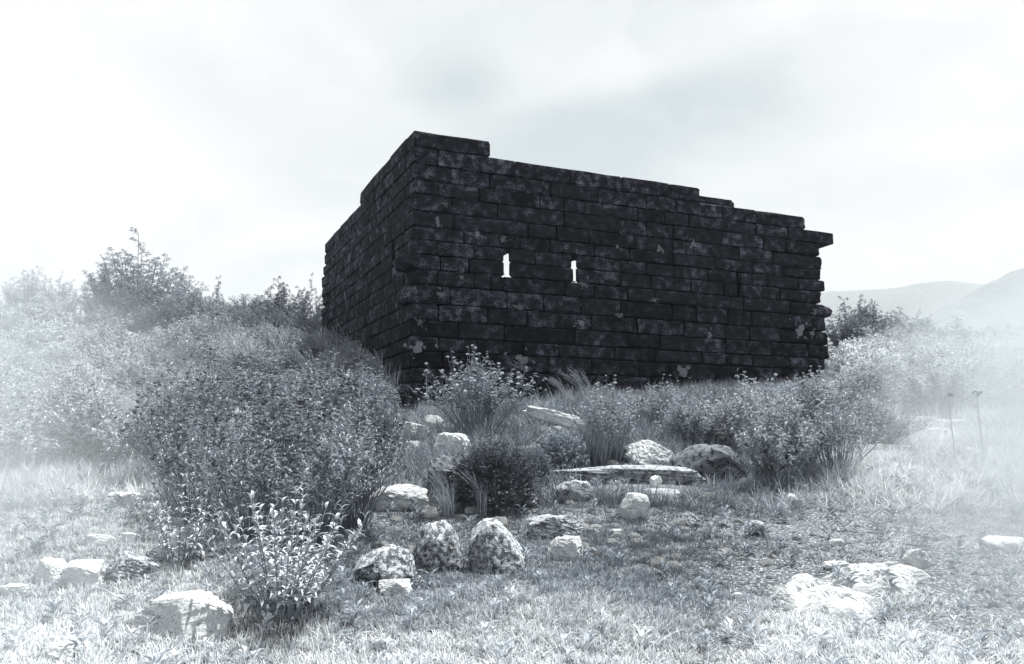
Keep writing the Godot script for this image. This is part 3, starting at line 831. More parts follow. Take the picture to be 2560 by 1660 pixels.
# ---------------------------------------------------------------- plants
# kind, label, group, x, z, width, height, turn, tone
const SHRUBS := [
	["sage", "flowering sage shrub at the pale outer edge of the dark thicket", "flowering sage shrubs of the dark thicket", -3.67, -10.38, 1.32, 1.41, 0.0, 1.26],
	["sage", "flowering sage shrub of bare dark stems just behind the big leaved clump", "flowering sage shrubs of the dark thicket", -2.79, -9.48, 1.29, 1.41, 2.4, 1.02],
	["sage", "tallest flowering sage shrub in the dark thicket", "flowering sage shrubs of the dark thicket", -2.05, -9.27, 1.34, 1.47, 4.8, 1.1400000000000001],
	["sage", "flowering sage shrub overhanging the broad white slab", "flowering sage shrubs of the dark thicket", -1.78, -9.84, 1.07, 1.52, 0.92, 1.1400000000000001],
	["sage", "flowering sage shrub crowded among its like in the dark thicket", "flowering sage shrubs of the dark thicket", -4.76, -12.55, 1.6, 1.49, 3.32, 1.02],
	["sage", "flowering sage shrub crowded among its like in the dark thicket", "flowering sage shrubs of the dark thicket", -3.78, -12.0, 1.64, 1.53, 5.72, 1.02],
	["sage", "flowering sage shrub crowded among its like in the dark thicket", "flowering sage shrubs of the dark thicket", -2.95, -11.99, 1.75, 1.59, 1.83, 1.02],
	["sage", "flowering sage shrub crowded among its like in the dark thicket", "flowering sage shrubs of the dark thicket", -2.22, -12.17, 1.61, 1.56, 4.23, 1.02],
	["sage", "flowering sage shrub crowded among its like in the dark thicket", "flowering sage shrubs of the dark thicket", -2.0, -12.5, 1.08, 1.31, 0.35, 1.02],
	["sage", "flowering sage shrub crowded among its like in the dark thicket", "flowering sage shrubs of the dark thicket", -5.34, -15.3, 1.97, 1.62, 2.75, 1.02],
	["sage", "flowering sage shrub crowded among its like in the dark thicket", "flowering sage shrubs of the dark thicket", -4.35, -15.54, 2.14, 1.64, 5.15, 1.02],
	["sage", "flowering sage shrub crowded among its like in the dark thicket", "flowering sage shrubs of the dark thicket", -3.25, -15.4, 2.12, 1.56, 1.27, 1.02],
	["sage", "flowering sage shrub crowded among its like in the dark thicket", "flowering sage shrubs of the dark thicket", -2.91, -15.81, 1.45, 1.38, 3.67, 1.02],
	["cushion", "fine leaved grey shrub mounded at the upper edge of the dark thicket", "", -3.18, -17.92, 1.82, 0.99, 6.07, 1.15],
	["tall_grass", "wispy dry grass at the outer edge of the dark thicket", "", -4.03, -10.43, 0.71, 0.71, 0.0, 1.2],
	["tall_grass", "wispy dry grass rising through the middle of the dark thicket", "", -5.14, -16.92, 1.32, 1.17, 0.0, 1.2],
	["tall_grass", "wispy dry grass along the top of the dark thicket", "", -4.42, -19.91, 1.75, 1.29, 0.0, 1.2],
	["tall_grass", "wispy grass on the slope under the hollow bush", "", -7.17, -22.69, 2.11, 1.48, 0.0, 1.2],
	["tall_grass", "wispy grass on the slope midway to the short wall", "", -7.15, -26.04, 2.42, 1.58, 0.0, 1.2],
	["tall_grass", "pale wispy grass near the foot of the short wall", "", -6.86, -28.32, 2.51, 1.71, 0.0, 1.2],
	["tall_grass", "pale wispy grass higher on the slope", "", -9.28, -31.09, 2.76, 1.6, 0.0, 1.2],
	["tall_grass", "pale wispy grass under the dark skyline bushes", "", -8.88, -34.57, 3.07, 1.78, 0.0, 1.2],
	["tall_grass", "pale wispy grass against the foot of the short wall", "", -5.88, -27.46, 2.17, 1.53, 0.0, 1.2],
	["tall_grass", "wispy dry grass above the outer end of the dark thicket", "", -6.9, -19.15, 1.59, 1.24, 0.0, 1.2],
	["sage", "pale flowering sage shrub standing alone before the wall corner", "", -0.62, -15.79, 1.96, 1.63, 1.06, 1.15],
	["sage", "round flowering sage shrub between the fallen beam and the white triangular stone", "", 1.57, -13.72, 1.19, 1.29, 3.45, 1.1],
	["sage", "flowering sage shrub behind the long dark boulder", "flowering sage shrubs below the long wall", 3.15, -15.09, 1.32, 1.04, 5.85, 1.2],
	["sage", "flowering sage shrub rising highest against the foot of the wall", "flowering sage shrubs below the long wall", 3.84, -14.94, 1.51, 1.3, 1.97, 1.2],
	["sage", "broad flowering sage shrub at the corner of the open grass", "flowering sage shrubs below the long wall", 3.99, -12.83, 1.52, 1.35, 4.37, 1.2],
	["sage", "pale flowering sage shrub behind the small flat white stone", "flowering sage shrubs below the long wall", 4.77, -12.9, 1.36, 1.21, 0.49, 1.2],
	["sage", "pale flowering sage shrub beside the broad pale slab", "flowering sage shrubs below the long wall", 6.24, -14.94, 1.3, 1.03, 2.89, 1.2],
	["sage", "flowering sage shrub in the second row below the long wall", "flowering sage shrubs below the long wall", 2.77, -16.71, 1.31, 0.92, 5.29, 1.15],
	["sage", "flowering sage shrub in the second row below the long wall", "flowering sage shrubs below the long wall", 4.92, -16.45, 1.66, 1.06, 1.41, 1.15],
	["sage", "flowering sage shrub in the second row below the long wall", "flowering sage shrubs below the long wall", 6.0, -17.15, 1.74, 1.18, 3.81, 1.15],
	["sage", "flowering sage shrub in the second row below the long wall", "flowering sage shrubs below the long wall", 7.18, -17.91, 1.65, 1.16, 6.21, 1.15],
	["sage", "pale flowering shrub in the scrub that covers the slope beside the short wall", "flowering shrubs on the slope beside the short wall", -10.26, -16.87, 2.08, 1.11, 2.33, 1.7],
	["sage", "pale flowering shrub in the scrub that covers the slope beside the short wall", "flowering shrubs on the slope beside the short wall", -11.55, -19.83, 1.61, 1.16, 4.72, 1.7],
	["sage", "pale flowering shrub in the scrub that covers the slope beside the short wall", "flowering shrubs on the slope beside the short wall", -6.31, -13.73, 1.86, 1.15, 0.84, 1.7],
	["sage", "pale flowering shrub in the scrub that covers the slope beside the short wall", "flowering shrubs on the slope beside the short wall", -7.66, -29.48, 1.93, 0.86, 3.24, 1.3],
	["sage", "pale flowering shrub in the scrub that covers the slope beside the short wall", "flowering shrubs on the slope beside the short wall", -14.63, -26.66, 1.76, 1.25, 5.64, 1.7],
	["sage", "pale flowering shrub in the scrub that covers the slope beside the short wall", "flowering shrubs on the slope beside the short wall", -11.7, -22.43, 1.58, 0.87, 1.76, 1.7],
	["sage", "pale flowering shrub in the scrub that covers the slope beside the short wall", "flowering shrubs on the slope beside the short wall", -9.52, -15.69, 1.61, 0.99, 4.16, 1.7],
	["sage", "pale flowering shrub in the scrub that covers the slope beside the short wall", "flowering shrubs on the slope beside the short wall", -17.75, -28.78, 1.76, 1.01, 0.28, 1.7],
	["sage", "pale flowering shrub in the scrub that covers the slope beside the short wall", "flowering shrubs on the slope beside the short wall", -13.08, -21.26, 1.88, 0.94, 2.68, 1.7],
	["sage", "pale flowering shrub in the scrub that covers the slope beside the short wall", "flowering shrubs on the slope beside the short wall", -10.96, -29.31, 1.71, 1.19, 5.08, 1.3],
	["sage", "pale flowering shrub in the scrub that covers the slope beside the short wall", "flowering shrubs on the slope beside the short wall", -9.92, -21.9, 1.83, 1.33, 1.19, 1.7],
	["sage", "pale flowering shrub in the scrub that covers the slope beside the short wall", "flowering shrubs on the slope beside the short wall", -10.48, -23.58, 2.06, 0.98, 3.59, 1.7],
	["sage", "pale flowering shrub in the scrub that covers the slope beside the short wall", "flowering shrubs on the slope beside the short wall", -7.86, -15.48, 1.7, 1.12, 5.99, 1.7],
	["sage", "pale flowering shrub in the scrub that covers the slope beside the short wall", "flowering shrubs on the slope beside the short wall", -17.58, -27.53, 1.83, 1.03, 2.11, 1.7],
	["sage", "pale flowering shrub in the scrub that covers the slope beside the short wall", "flowering shrubs on the slope beside the short wall", -6.95, -17.69, 2.02, 0.95, 4.51, 1.3],
	["sage", "pale flowering shrub in the scrub that covers the slope beside the short wall", "flowering shrubs on the slope beside the short wall", -17.4, -30.95, 1.78, 0.91, 0.63, 1.7],
	["sage", "pale flowering shrub in the scrub that covers the slope beside the short wall", "flowering shrubs on the slope beside the short wall", -12.63, -24.2, 2.03, 1.15, 3.03, 1.7],
	["sage", "pale flowering shrub in the scrub that covers the slope beside the short wall", "flowering shrubs on the slope beside the short wall", -5.47, -19.08, 2.09, 0.92, 5.43, 1.3],
	["sage", "pale flowering shrub in the scrub that covers the slope beside the short wall", "flowering shrubs on the slope beside the short wall", -9.39, -26.66, 1.93, 1.15, 1.55, 1.3],
	["sage", "pale flowering shrub in the scrub that covers the slope beside the short wall", "flowering shrubs on the slope beside the short wall", -8.35, -16.89, 1.53, 1.26, 3.95, 1.7],
	["sage", "pale flowering shrub in the scrub that covers the slope beside the short wall", "flowering shrubs on the slope beside the short wall", -6.02, -23.98, 2.02, 0.89, 0.06, 1.3],
	["sage", "pale flowering shrub in the scrub that covers the slope beside the short wall", "flowering shrubs on the slope beside the short wall", -12.21, -18.63, 2.07, 1.24, 2.46, 1.7],
	["sage", "pale flowering shrub in the scrub that covers the slope beside the short wall", "flowering shrubs on the slope beside the short wall", -7.67, -13.33, 1.86, 1.12, 4.86, 1.7],
	["sage", "pale flowering shrub in the scrub that covers the slope beside the short wall", "flowering shrubs on the slope beside the short wall", -12.92, -27.0, 1.66, 0.88, 0.98, 1.7],
	["sage", "pale flowering shrub in the scrub that covers the slope beside the short wall", "flowering shrubs on the slope beside the short wall", -10.93, -17.87, 1.79, 1.28, 3.38, 1.7],
	["sage", "pale flowering shrub in the scrub that covers the slope beside the short wall", "flowering shrubs on the slope beside the short wall", -13.74, -30.66, 1.63, 1.09, 5.78, 1.7],
	["sage", "pale flowering shrub in the scrub that covers the slope beside the short wall", "flowering shrubs on the slope beside the short wall", -14.64, -25.02, 1.67, 1.2, 1.9, 1.7],
	["sage", "pale flowering shrub in the scrub that covers the slope beside the short wall", "flowering shrubs on the slope beside the short wall", -11.45, -27.87, 2.08, 1.29, 4.3, 1.7],
	["sage", "pale flowering shrub in the scrub that covers the slope beside the short wall", "flowering shrubs on the slope beside the short wall", -3.78, -16.78, 1.67, 1.06, 0.42, 1.3],
	["sage", "pale flowering shrub in the scrub that covers the slope beside the short wall", "flowering shrubs on the slope beside the short wall", -9.71, -29.17, 1.5, 1.11, 2.82, 1.3],
	["sage", "pale flowering shrub in the scrub that covers the slope beside the short wall", "flowering shrubs on the slope beside the short wall", -7.8, -27.13, 2.01, 1.27, 5.21, 1.3],
	["sage", "pale flowering shrub in the scrub that covers the slope beside the short wall", "flowering shrubs on the slope beside the short wall", -7.8, -24.61, 1.54, 1.07, 1.33, 1.3],
	["sage", "pale flowering shrub in the scrub that covers the slope beside the short wall", "flowering shrubs on the slope beside the short wall", -18.8, -30.19, 1.55, 1.06, 3.73, 1.7],
	["sage", "pale flowering shrub in the scrub that covers the slope beside the short wall", "flowering shrubs on the slope beside the short wall", -15.86, -24.86, 2.05, 0.99, 6.13, 1.7],
	["sage", "pale flowering shrub in the scrub that covers the slope beside the short wall", "flowering shrubs on the slope beside the short wall", -9.1, -24.25, 2.01, 1.33, 2.25, 1.3],
	["sage", "pale flowering shrub in the scrub that covers the slope beside the short wall", "flowering shrubs on the slope beside the short wall", -16.08, -28.76, 1.99, 0.95, 4.65, 1.7],
	["sage", "pale flowering shrub in the scrub that covers the slope beside the short wall", "flowering shrubs on the slope beside the short wall", -8.42, -21.22, 2.05, 1.31, 0.77, 1.3],
	["sage", "pale flowering shrub in the scrub that covers the slope beside the short wall", "flowering shrubs on the slope beside the short wall", -10.64, -26.7, 2.1, 0.86, 3.17, 1.3],
	["sage", "pale flowering shrub in the scrub that covers the slope beside the short wall", "flowering shrubs on the slope beside the short wall", -4.37, -18.09, 1.5, 1.0, 5.57, 1.3],
	["sage", "pale flowering shrub in the scrub that covers the slope beside the short wall", "flowering shrubs on the slope beside the short wall", -4.68, -22.52, 1.81, 1.06, 1.69, 1.3],
	["sage", "pale flowering shrub in the scrub that covers the slope beside the short wall", "flowering shrubs on the slope beside the short wall", -16.85, -25.64, 1.56, 1.17, 4.09, 1.7],
	["sage", "pale flowering shrub in the scrub that covers the slope beside the short wall", "flowering shrubs on the slope beside the short wall", -6.5, -21.5, 1.9, 1.17, 0.2, 1.3],
	["sage", "pale flowering shrub in the scrub that covers the slope beside the short wall", "flowering shrubs on the slope beside the short wall", -10.66, -30.74, 1.81, 1.12, 2.6, 1.3],
	["sage", "pale flowering shrub in the scrub that covers the slope beside the short wall", "flowering shrubs on the slope beside the short wall", -4.32, -21.14, 1.91, 0.88, 5.0, 1.3],
	["sage", "pale flowering shrub in the scrub that covers the slope beside the short wall", "flowering shrubs on the slope beside the short wall", -15.69, -27.47, 1.76, 0.92, 1.12, 1.7],
	["sage", "pale flowering shrub in the scrub that covers the slope beside the short wall", "flowering shrubs on the slope beside the short wall", -13.83, -29.19, 1.56, 1.23, 3.52, 1.7],
	["sage", "pale flowering shrub in the scrub that covers the slope beside the short wall", "flowering shrubs on the slope beside the short wall", -9.45, -18.54, 1.69, 1.02, 5.92, 1.7],
	["sage", "pale flowering shrub in the scrub that covers the slope beside the short wall", "flowering shrubs on the slope beside the short wall", -6.51, -30.93, 1.67, 1.14, 2.04, 1.3],
	["sage", "pale flowering shrub in the scrub that covers the slope beside the short wall", "flowering shrubs on the slope beside the short wall", -9.15, -19.9, 1.57, 1.17, 4.44, 1.7],
	["sage", "pale flowering shrub in the scrub that covers the slope beside the short wall", "flowering shrubs on the slope beside the short wall", -13.98, -24.03, 1.54, 1.33, 0.56, 1.7],
	["sage", "pale flowering shrub in the scrub that covers the slope beside the short wall", "flowering shrubs on the slope beside the short wall", -16.0, -30.25, 1.59, 1.23, 2.95, 1.7],
	["sage", "pale flowering shrub in the scrub that covers the slope beside the short wall", "flowering shrubs on the slope beside the short wall", -9.2, -14.29, 1.83, 1.06, 5.35, 1.7],
	["sage", "pale flowering shrub in the scrub that covers the slope beside the short wall", "flowering shrubs on the slope beside the short wall", -8.63, -28.75, 1.68, 1.03, 1.47, 1.3],
	["sage", "pale flowering shrub in the scrub that covers the slope beside the short wall", "flowering shrubs on the slope beside the short wall", -10.23, -27.92, 1.96, 1.11, 3.87, 1.3],
	["sage", "pale flowering shrub in the scrub that covers the slope beside the short wall", "flowering shrubs on the slope beside the short wall", -15.14, -23.6, 1.82, 0.97, 6.27, 1.7],
	["sage", "pale flowering shrub in the scrub that covers the slope beside the short wall", "flowering shrubs on the slope beside the short wall", -4.25, -14.01, 1.87, 0.94, 2.39, 1.3],
	["sage", "pale flowering shrub in the scrub that covers the slope beside the short wall", "flowering shrubs on the slope beside the short wall", -14.46, -21.92, 1.79, 1.18, 4.79, 1.7],
	["sage", "pale flowering shrub in the scrub that covers the slope beside the short wall", "flowering shrubs on the slope beside the short wall", -8.12, -18.8, 1.83, 1.14, 0.91, 1.7],
	["sage", "pale flowering shrub in the scrub that covers the slope beside the short wall", "flowering shrubs on the slope beside the short wall", -5.1, -24.72, 1.84, 0.95, 3.31, 1.3],
	["sage", "pale flowering shrub in the scrub that covers the slope beside the short wall", "flowering shrubs on the slope beside the short wall", -8.81, -22.6, 2.07, 1.19, 5.71, 1.3],
	["sage", "pale flowering shrub in the scrub that covers the slope beside the short wall", "flowering shrubs on the slope beside the short wall", -13.01, -23.12, 1.94, 1.33, 1.82, 1.7],
	["sage", "pale flowering shrub in the scrub that covers the slope beside the short wall", "flowering shrubs on the slope beside the short wall", -12.18, -29.05, 1.77, 1.02, 4.22, 1.7],
	["sage", "pale flowering shrub in the scrub beyond the far end of the long wall", "flowering shrubs beyond the far end of the long wall", 11.51, -23.56, 1.84, 0.98, 0.34, 1.7],
	["sage", "pale flowering shrub in the scrub beyond the far end of the long wall", "flowering shrubs beyond the far end of the long wall", 11.85, -22.14, 1.92, 1.09, 2.74, 1.7],
	["sage", "pale flowering shrub in the scrub beyond the far end of the long wall", "flowering shrubs beyond the far end of the long wall", 14.14, -28.95, 2.36, 0.93, 5.14, 1.7],
	["sage", "pale flowering shrub in the scrub beyond the far end of the long wall", "flowering shrubs beyond the far end of the long wall", 19.91, -31.95, 1.84, 0.92, 1.26, 1.7],
	["sage", "pale flowering shrub in the scrub beyond the far end of the long wall", "flowering shrubs beyond the far end of the long wall", 15.16, -23.93, 1.9, 1.11, 3.66, 1.7],
	["sage", "pale flowering shrub in the scrub beyond the far end of the long wall", "flowering shrubs beyond the far end of the long wall", 9.24, -21.65, 1.86, 1.01, 6.06, 1.7],
	["sage", "pale flowering shrub in the scrub beyond the far end of the long wall", "flowering shrubs beyond the far end of the long wall", 13.88, -33.92, 1.85, 1.4, 2.18, 1.7],
	["sage", "pale flowering shrub in the scrub beyond the far end of the long wall", "flowering shrubs beyond the far end of the long wall", 12.27, -19.08, 2.32, 1.22, 4.58, 1.7],
	["sage", "pale flowering shrub in the scrub beyond the far end of the long wall", "flowering shrubs beyond the far end of the long wall", 12.64, -27.34, 2.06, 1.05, 0.7, 1.7],
	["sage", "pale flowering shrub in the scrub beyond the far end of the long wall", "flowering shrubs beyond the far end of the long wall", 11.65, -24.9, 2.36, 0.91, 3.09, 1.7],
	["sage", "pale flowering shrub in the scrub beyond the far end of the long wall", "flowering shrubs beyond the far end of the long wall", 15.5, -25.62, 2.0, 1.22, 5.49, 1.7],
	["sage", "pale flowering shrub in the scrub beyond the far end of the long wall", "flowering shrubs beyond the far end of the long wall", 9.93, -23.36, 2.01, 1.46, 1.61, 1.7],
	["sage", "pale flowering shrub in the scrub beyond the far end of the long wall", "flowering shrubs beyond the far end of the long wall", 13.17, -30.86, 2.08, 0.97, 4.01, 1.7],
	["sage", "pale flowering shrub in the scrub beyond the far end of the long wall", "flowering shrubs beyond the far end of the long wall", 7.96, -19.83, 1.69, 1.26, 0.13, 1.7],
	["sage", "pale flowering shrub in the scrub beyond the far end of the long wall", "flowering shrubs beyond the far end of the long wall", 17.68, -33.9, 1.61, 1.13, 2.53, 1.7],
	["sage", "pale flowering shrub in the scrub beyond the far end of the long wall", "flowering shrubs beyond the far end of the long wall", 16.72, -30.06, 2.22, 1.18, 4.93, 1.7],
	["sage", "pale flowering shrub in the scrub beyond the far end of the long wall", "flowering shrubs beyond the far end of the long wall", 9.54, -19.01, 2.4, 1.18, 1.05, 1.7],
	["sage", "pale flowering shrub in the scrub beyond the far end of the long wall", "flowering shrubs beyond the far end of the long wall", 17.45, -26.35, 1.87, 0.95, 3.45, 1.7],
	["sage", "pale flowering shrub in the scrub beyond the far end of the long wall", "flowering shrubs beyond the far end of the long wall", 11.03, -20.89, 1.96, 1.15, 5.84, 1.7],
	["sage", "pale flowering shrub in the scrub beyond the far end of the long wall", "flowering shrubs beyond the far end of the long wall", 18.41, -30.07, 2.17, 1.25, 1.96, 1.7],
	["sage", "pale flowering shrub in the scrub beyond the far end of the long wall", "flowering shrubs beyond the far end of the long wall", 15.77, -32.25, 2.3, 1.19, 4.36, 1.7],
	["sage", "pale flowering shrub in the scrub beyond the far end of the long wall", "flowering shrubs beyond the far end of the long wall", 13.51, -20.54, 1.94, 0.96, 0.48, 1.7],
	["sage", "pale flowering shrub in the scrub beyond the far end of the long wall", "flowering shrubs beyond the far end of the long wall", 21.73, -32.22, 2.2, 1.09, 2.88, 1.7],
	["sage", "pale flowering shrub in the scrub beyond the far end of the long wall", "flowering shrubs beyond the far end of the long wall", 18.06, -32.18, 1.97, 1.3, 5.28, 1.7],
	["sage", "pale flowering shrub in the scrub beyond the far end of the long wall", "flowering shrubs beyond the far end of the long wall", 18.66, -28.33, 2.04, 1.01, 1.4, 1.7],
	["sage", "pale flowering shrub in the scrub beyond the far end of the long wall", "flowering shrubs beyond the far end of the long wall", 16.73, -28.44, 2.13, 0.99, 3.8, 1.7],
	["sage", "pale flowering shrub in the scrub beyond the far end of the long wall", "flowering shrubs beyond the far end of the long wall", 13.8, -22.98, 2.33, 1.5, 6.2, 1.7],
	["sage", "pale flowering shrub in the scrub beyond the far end of the long wall", "flowering shrubs beyond the far end of the long wall", 20.74, -33.64, 2.39, 1.19, 2.32, 1.7],
	["sage", "pale flowering shrub in the scrub beyond the far end of the long wall", "flowering shrubs beyond the far end of the long wall", 20.73, -30.87, 1.88, 1.24, 4.71, 1.7],
	["sage", "pale flowering shrub in the scrub beyond the far end of the long wall", "flowering shrubs beyond the far end of the long wall", 13.13, -24.22, 2.21, 1.03, 0.83, 1.7],
	["sage", "pale flowering shrub in the scrub beyond the far end of the long wall", "flowering shrubs beyond the far end of the long wall", 15.37, -29.56, 2.11, 1.1, 3.23, 1.7],
	["sage", "pale flowering shrub in the scrub beyond the far end of the long wall", "flowering shrubs beyond the far end of the long wall", 13.12, -32.67, 1.9, 0.94, 5.63, 1.7],
	["sage", "pale flowering shrub in the scrub beyond the far end of the long wall", "flowering shrubs beyond the far end of the long wall", 22.53, -33.63, 2.18, 1.1, 1.75, 1.7],
	["sage", "pale flowering shrub in the scrub beyond the far end of the long wall", "flowering shrubs beyond the far end of the long wall", 14.24, -25.98, 2.05, 1.22, 4.15, 1.7],
	["sage", "pale flowering shrub in the scrub beyond the far end of the long wall", "flowering shrubs beyond the far end of the long wall", 12.07, -29.43, 2.29, 1.34, 0.27, 1.7],
	["sage", "pale flowering shrub in the scrub beyond the far end of the long wall", "flowering shrubs beyond the far end of the long wall", 15.2, -27.35, 2.19, 1.46, 2.67, 1.7],
	["sage", "pale flowering shrub in the scrub beyond the far end of the long wall", "flowering shrubs beyond the far end of the long wall", 15.2, -22.39, 2.27, 0.99, 5.07, 1.7],
	["sage", "pale flowering shrub in the scrub beyond the far end of the long wall", "flowering shrubs beyond the far end of the long wall", 14.39, -32.14, 2.29, 1.43, 1.19, 1.7],
	["sage", "pale flowering shrub in the scrub beyond the far end of the long wall", "flowering shrubs beyond the far end of the long wall", 15.21, -30.87, 1.75, 1.07, 3.58, 1.7],
	["sage", "pale flowering shrub in the scrub beyond the far end of the long wall", "flowering shrubs beyond the far end of the long wall", 15.57, -33.65, 2.21, 1.43, 5.98, 1.7],
	["sage", "pale flowering shrub in the scrub beyond the far end of the long wall", "flowering shrubs beyond the far end of the long wall", 16.58, -24.87, 1.65, 1.36, 2.1, 1.7],
	["sage", "pale flowering shrub in the scrub beyond the far end of the long wall", "flowering shrubs beyond the far end of the long wall", 12.81, -25.72, 2.3, 1.17, 4.5, 1.7],
	["sage", "pale flowering shrub in the scrub beyond the far end of the long wall", "flowering shrubs beyond the far end of the long wall", 11.55, -26.32, 1.78, 1.05, 0.62, 1.7],
	["sage", "pale flowering shrub in the scrub beyond the far end of the long wall", "flowering shrubs beyond the far end of the long wall", 11.35, -27.64, 1.79, 1.41, 3.02, 1.7],
	["sage", "pale flowering shrub in the scrub beyond the far end of the long wall", "flowering shrubs beyond the far end of the long wall", 19.76, -29.38, 2.21, 1.06, 5.42, 1.7],
	["sage", "pale flowering shrub in the scrub beyond the far end of the long wall", "flowering shrubs beyond the far end of the long wall", 10.24, -25.57, 2.2, 1.39, 1.54, 1.7],
	["bush", "tallest loose bush on the skyline of the slope beside the short wall", "", -13.08, -30, 4.17, 3.22, 3.94, 1.1],
	["bush", "rounded bush leaning against the tallest skyline bush", "", -14.49, -30.5, 2.4, 2.45, 0.06, 1.3],
	["bush", "bush on the skyline stepping down from the tallest one towards the wall", "", -11.46, -30, 2.36, 2.39, 2.46, 1.1],
	["bush", "faint bush on the skyline in the thickest mist", "", -17.0, -30, 2.08, 2.1, 4.85, 1.3],
	["bush", "thin faint bush on the skyline next to the mistiest one", "", -16.52, -31, 1.58, 1.78, 0.97, 1.3],
	["bush", "small bush with one tall spire on the skyline", "", -10.81, -31, 1.29, 2.19, 3.37, 1.1],
	["bush", "low bush on the skyline midway between the tall bush and the wall", "", -9.94, -32, 2.22, 1.93, 5.77, 1.0],
	["bush", "dark bush with ragged spires on the skyline near the short wall", "", -8.4, -31, 2.15, 2.5, 1.89, 0.6],
	["bush", "dark bush pressed against the end of the short wall", "", -7.61, -32, 1.63, 2.5, 4.29, 0.6],
	["cushion", "dark hollowed bush in the middle of the slope beside the short wall", "", -8.48, -23, 1.6, 0.65, 0.41, 0.7],
	["cushion", "dark thick bush under the tallest skyline bush", "", -11.16, -27, 3.25, 1.4, 2.81, 0.6],
	["bush", "dark bush pressed against the broken end of the long wall", "", 12.23, -31, 2.15, 2.16, 5.21, 0.6],
	["bush", "tall spired bush beyond the broken end of the long wall", "", 13.66, -33, 1.83, 2.51, 1.33, 0.65],
	["bush", "bush with a thin spire in front of the far hill", "", 15.23, -34, 1.89, 1.92, 3.72, 0.8],
	["bush", "loose bush in front of the dip between the hills", "", 16.57, -35, 1.94, 1.79, 6.12, 0.95],
	["bush", "pale bush in mist below the nearer hill", "", 18.03, -35, 2.92, 1.48, 2.24, 1.2],
	["bush", "faintest bush in mist below the nearer hill", "", 20.57, -36, 3.17, 1.61, 4.64, 1.35],
	["bush", "bush seen through the narrow window slit in the long wall", "", -0.2, -36, 2.67, 3.36, 0.76, 0.8],
	["bush", "low wide bush on the slope under the loose pale bushes", "", 15.7, -32, 3.85, 1.04, 3.16, 1.15],
	["cushion", "dense nearly black cushion bush beside the squared block", "", -0.2, -11.13, 1.21, 0.83, 5.56, 0.3],
	["cushion", "small grey twiggy bush behind the long low ledge", "", 0.72, -13.09, 0.9, 0.66, 1.68, 0.9],
	["cushion", "small leafy bush in the grass beside the black cushion bush", "", 0.28, -12.29, 0.62, 0.56, 4.08, 0.75],
	["felted", "large clump of pale felted sage leaves low in front of the dark thicket", "", -1.9, -7.4, 1.09, 1.09, 0.19, 1.0],
	["felted", "grey felted sage clump with round seed heads beside the large clump", "", -3.26, -8.67, 0.94, 0.78, 2.59, 1.1],
	["felted", "bright pale felted sage clump at the misty side of the thicket", "", -6.06, -13.31, 0.97, 0.73, 4.99, 1.3],
	["felted", "tiny felted seedling at the foot of the blotched boulders", "", -0.89, -8.17, 0.22, 0.2, 1.11, 1.0],
	["tall_grass", "tuft of plumed grass leaning beside the wall corner", "", -2.78, -19.71, 1.37, 1.27, 0.0, 1.0],
	["tall_grass", "thick tuft of plumed grass leaning in front of the short wall", "", -3.49, -21.23, 1.67, 1.38, 0.0, 1.0],
	["tall_grass", "pale tuft of wind bent grass before the far part of the short wall", "", -4.46, -23.48, 1.96, 1.42, 0.0, 1.0],
	["tall_grass", "wind bent grass tuft at the upper end of the short wall", "", -5.39, -24.18, 1.8, 1.24, 0.0, 1.0],
	["tall_grass", "tuft of plumed grass leaning before the long wall", "", 1.71, -18.54, 1.03, 0.94, 0.0, 1.0],
	["tall_grass", "second plumed tuft leaning before the long wall", "", 2.15, -17.6, 0.89, 0.73, 0.0, 1.0],
	["tall_grass", "thin plumed tuft beside the end of the fallen beam", "", 1.25, -19.37, 0.81, 0.63, 0.0, 1.0],
	["tall_grass", "dark tuft of stiff grass under the round flowering shrub", "", 1.29, -13.44, 0.92, 0.86, 0.0, 0.7],
	["tall_grass", "oat grass stalks nodding before the black cushion bush", "", -0.77, -10.62, 0.48, 0.58, 0.0, 1.0],
	["tall_grass", "second tuft of oat grass before the black cushion bush", "", -0.36, -10.68, 0.44, 0.53, 0.0, 1.0],
	["tall_grass", "stiff grass tuft at the back of the long low ledge", "", 0.99, -13.51, 0.68, 0.68, 0.0, 0.7],
]
const STALKS := [
	["tall dry stalk with a seed head rising beside the white slabs", 6.83, -13.46, 1.23],
	["tall dry stalk with a seed head in thicker mist", 7.42, -13.75, 1.16],
	["thin yarrow stalk with a flat head before the wall corner", -1.85, -18.87, 0.87],
]

func bez(a: Vector3, b: Vector3, c: Vector3, t: float) -> Vector3:
	return a.lerp(b, t).lerp(b.lerp(c, t), t)

func tube(b: Build, pts: PackedVector3Array, r0: float, r1: float, col: Color, sides := 3) -> void:
	var n := pts.size()
	var prev := PackedVector3Array()
	for k in n:
		var d := (pts[mini(k + 1, n - 1)] - pts[maxi(k - 1, 0)]).normalized()
		var u := d.cross(Vector3(0.31, 0.2, 0.93)).normalized()
		var w := d.cross(u)
		var r := lerpf(r0, r1, k / float(n - 1))
		var ring := PackedVector3Array()
		for s in sides:
			var a := TAU * s / sides
			ring.append(pts[k] + (u * cos(a) + w * sin(a)) * r)
		if k:
			for s in sides:
				var e := (s + 1) % sides
				b.quad(prev[s], prev[e], ring[e], ring[s], col, (prev[s] + ring[e]) * 0.5 - (pts[k] + pts[k - 1]) * 0.5)
		prev = ring

func leaf(b: Build, p: Vector3, d: Vector3, up: Vector3, length: float, width: float, col: Color) -> void:
	var w := d.cross(up).normalized() * width * 0.5
	var lift := up * width * 0.22
	var mid := p + d * length * 0.45
	var tip := p + d * length - up * length * 0.18
	b.tri(p, mid + w + lift, tip, col, up)
	b.tri(p, tip, mid - w + lift, col, up)

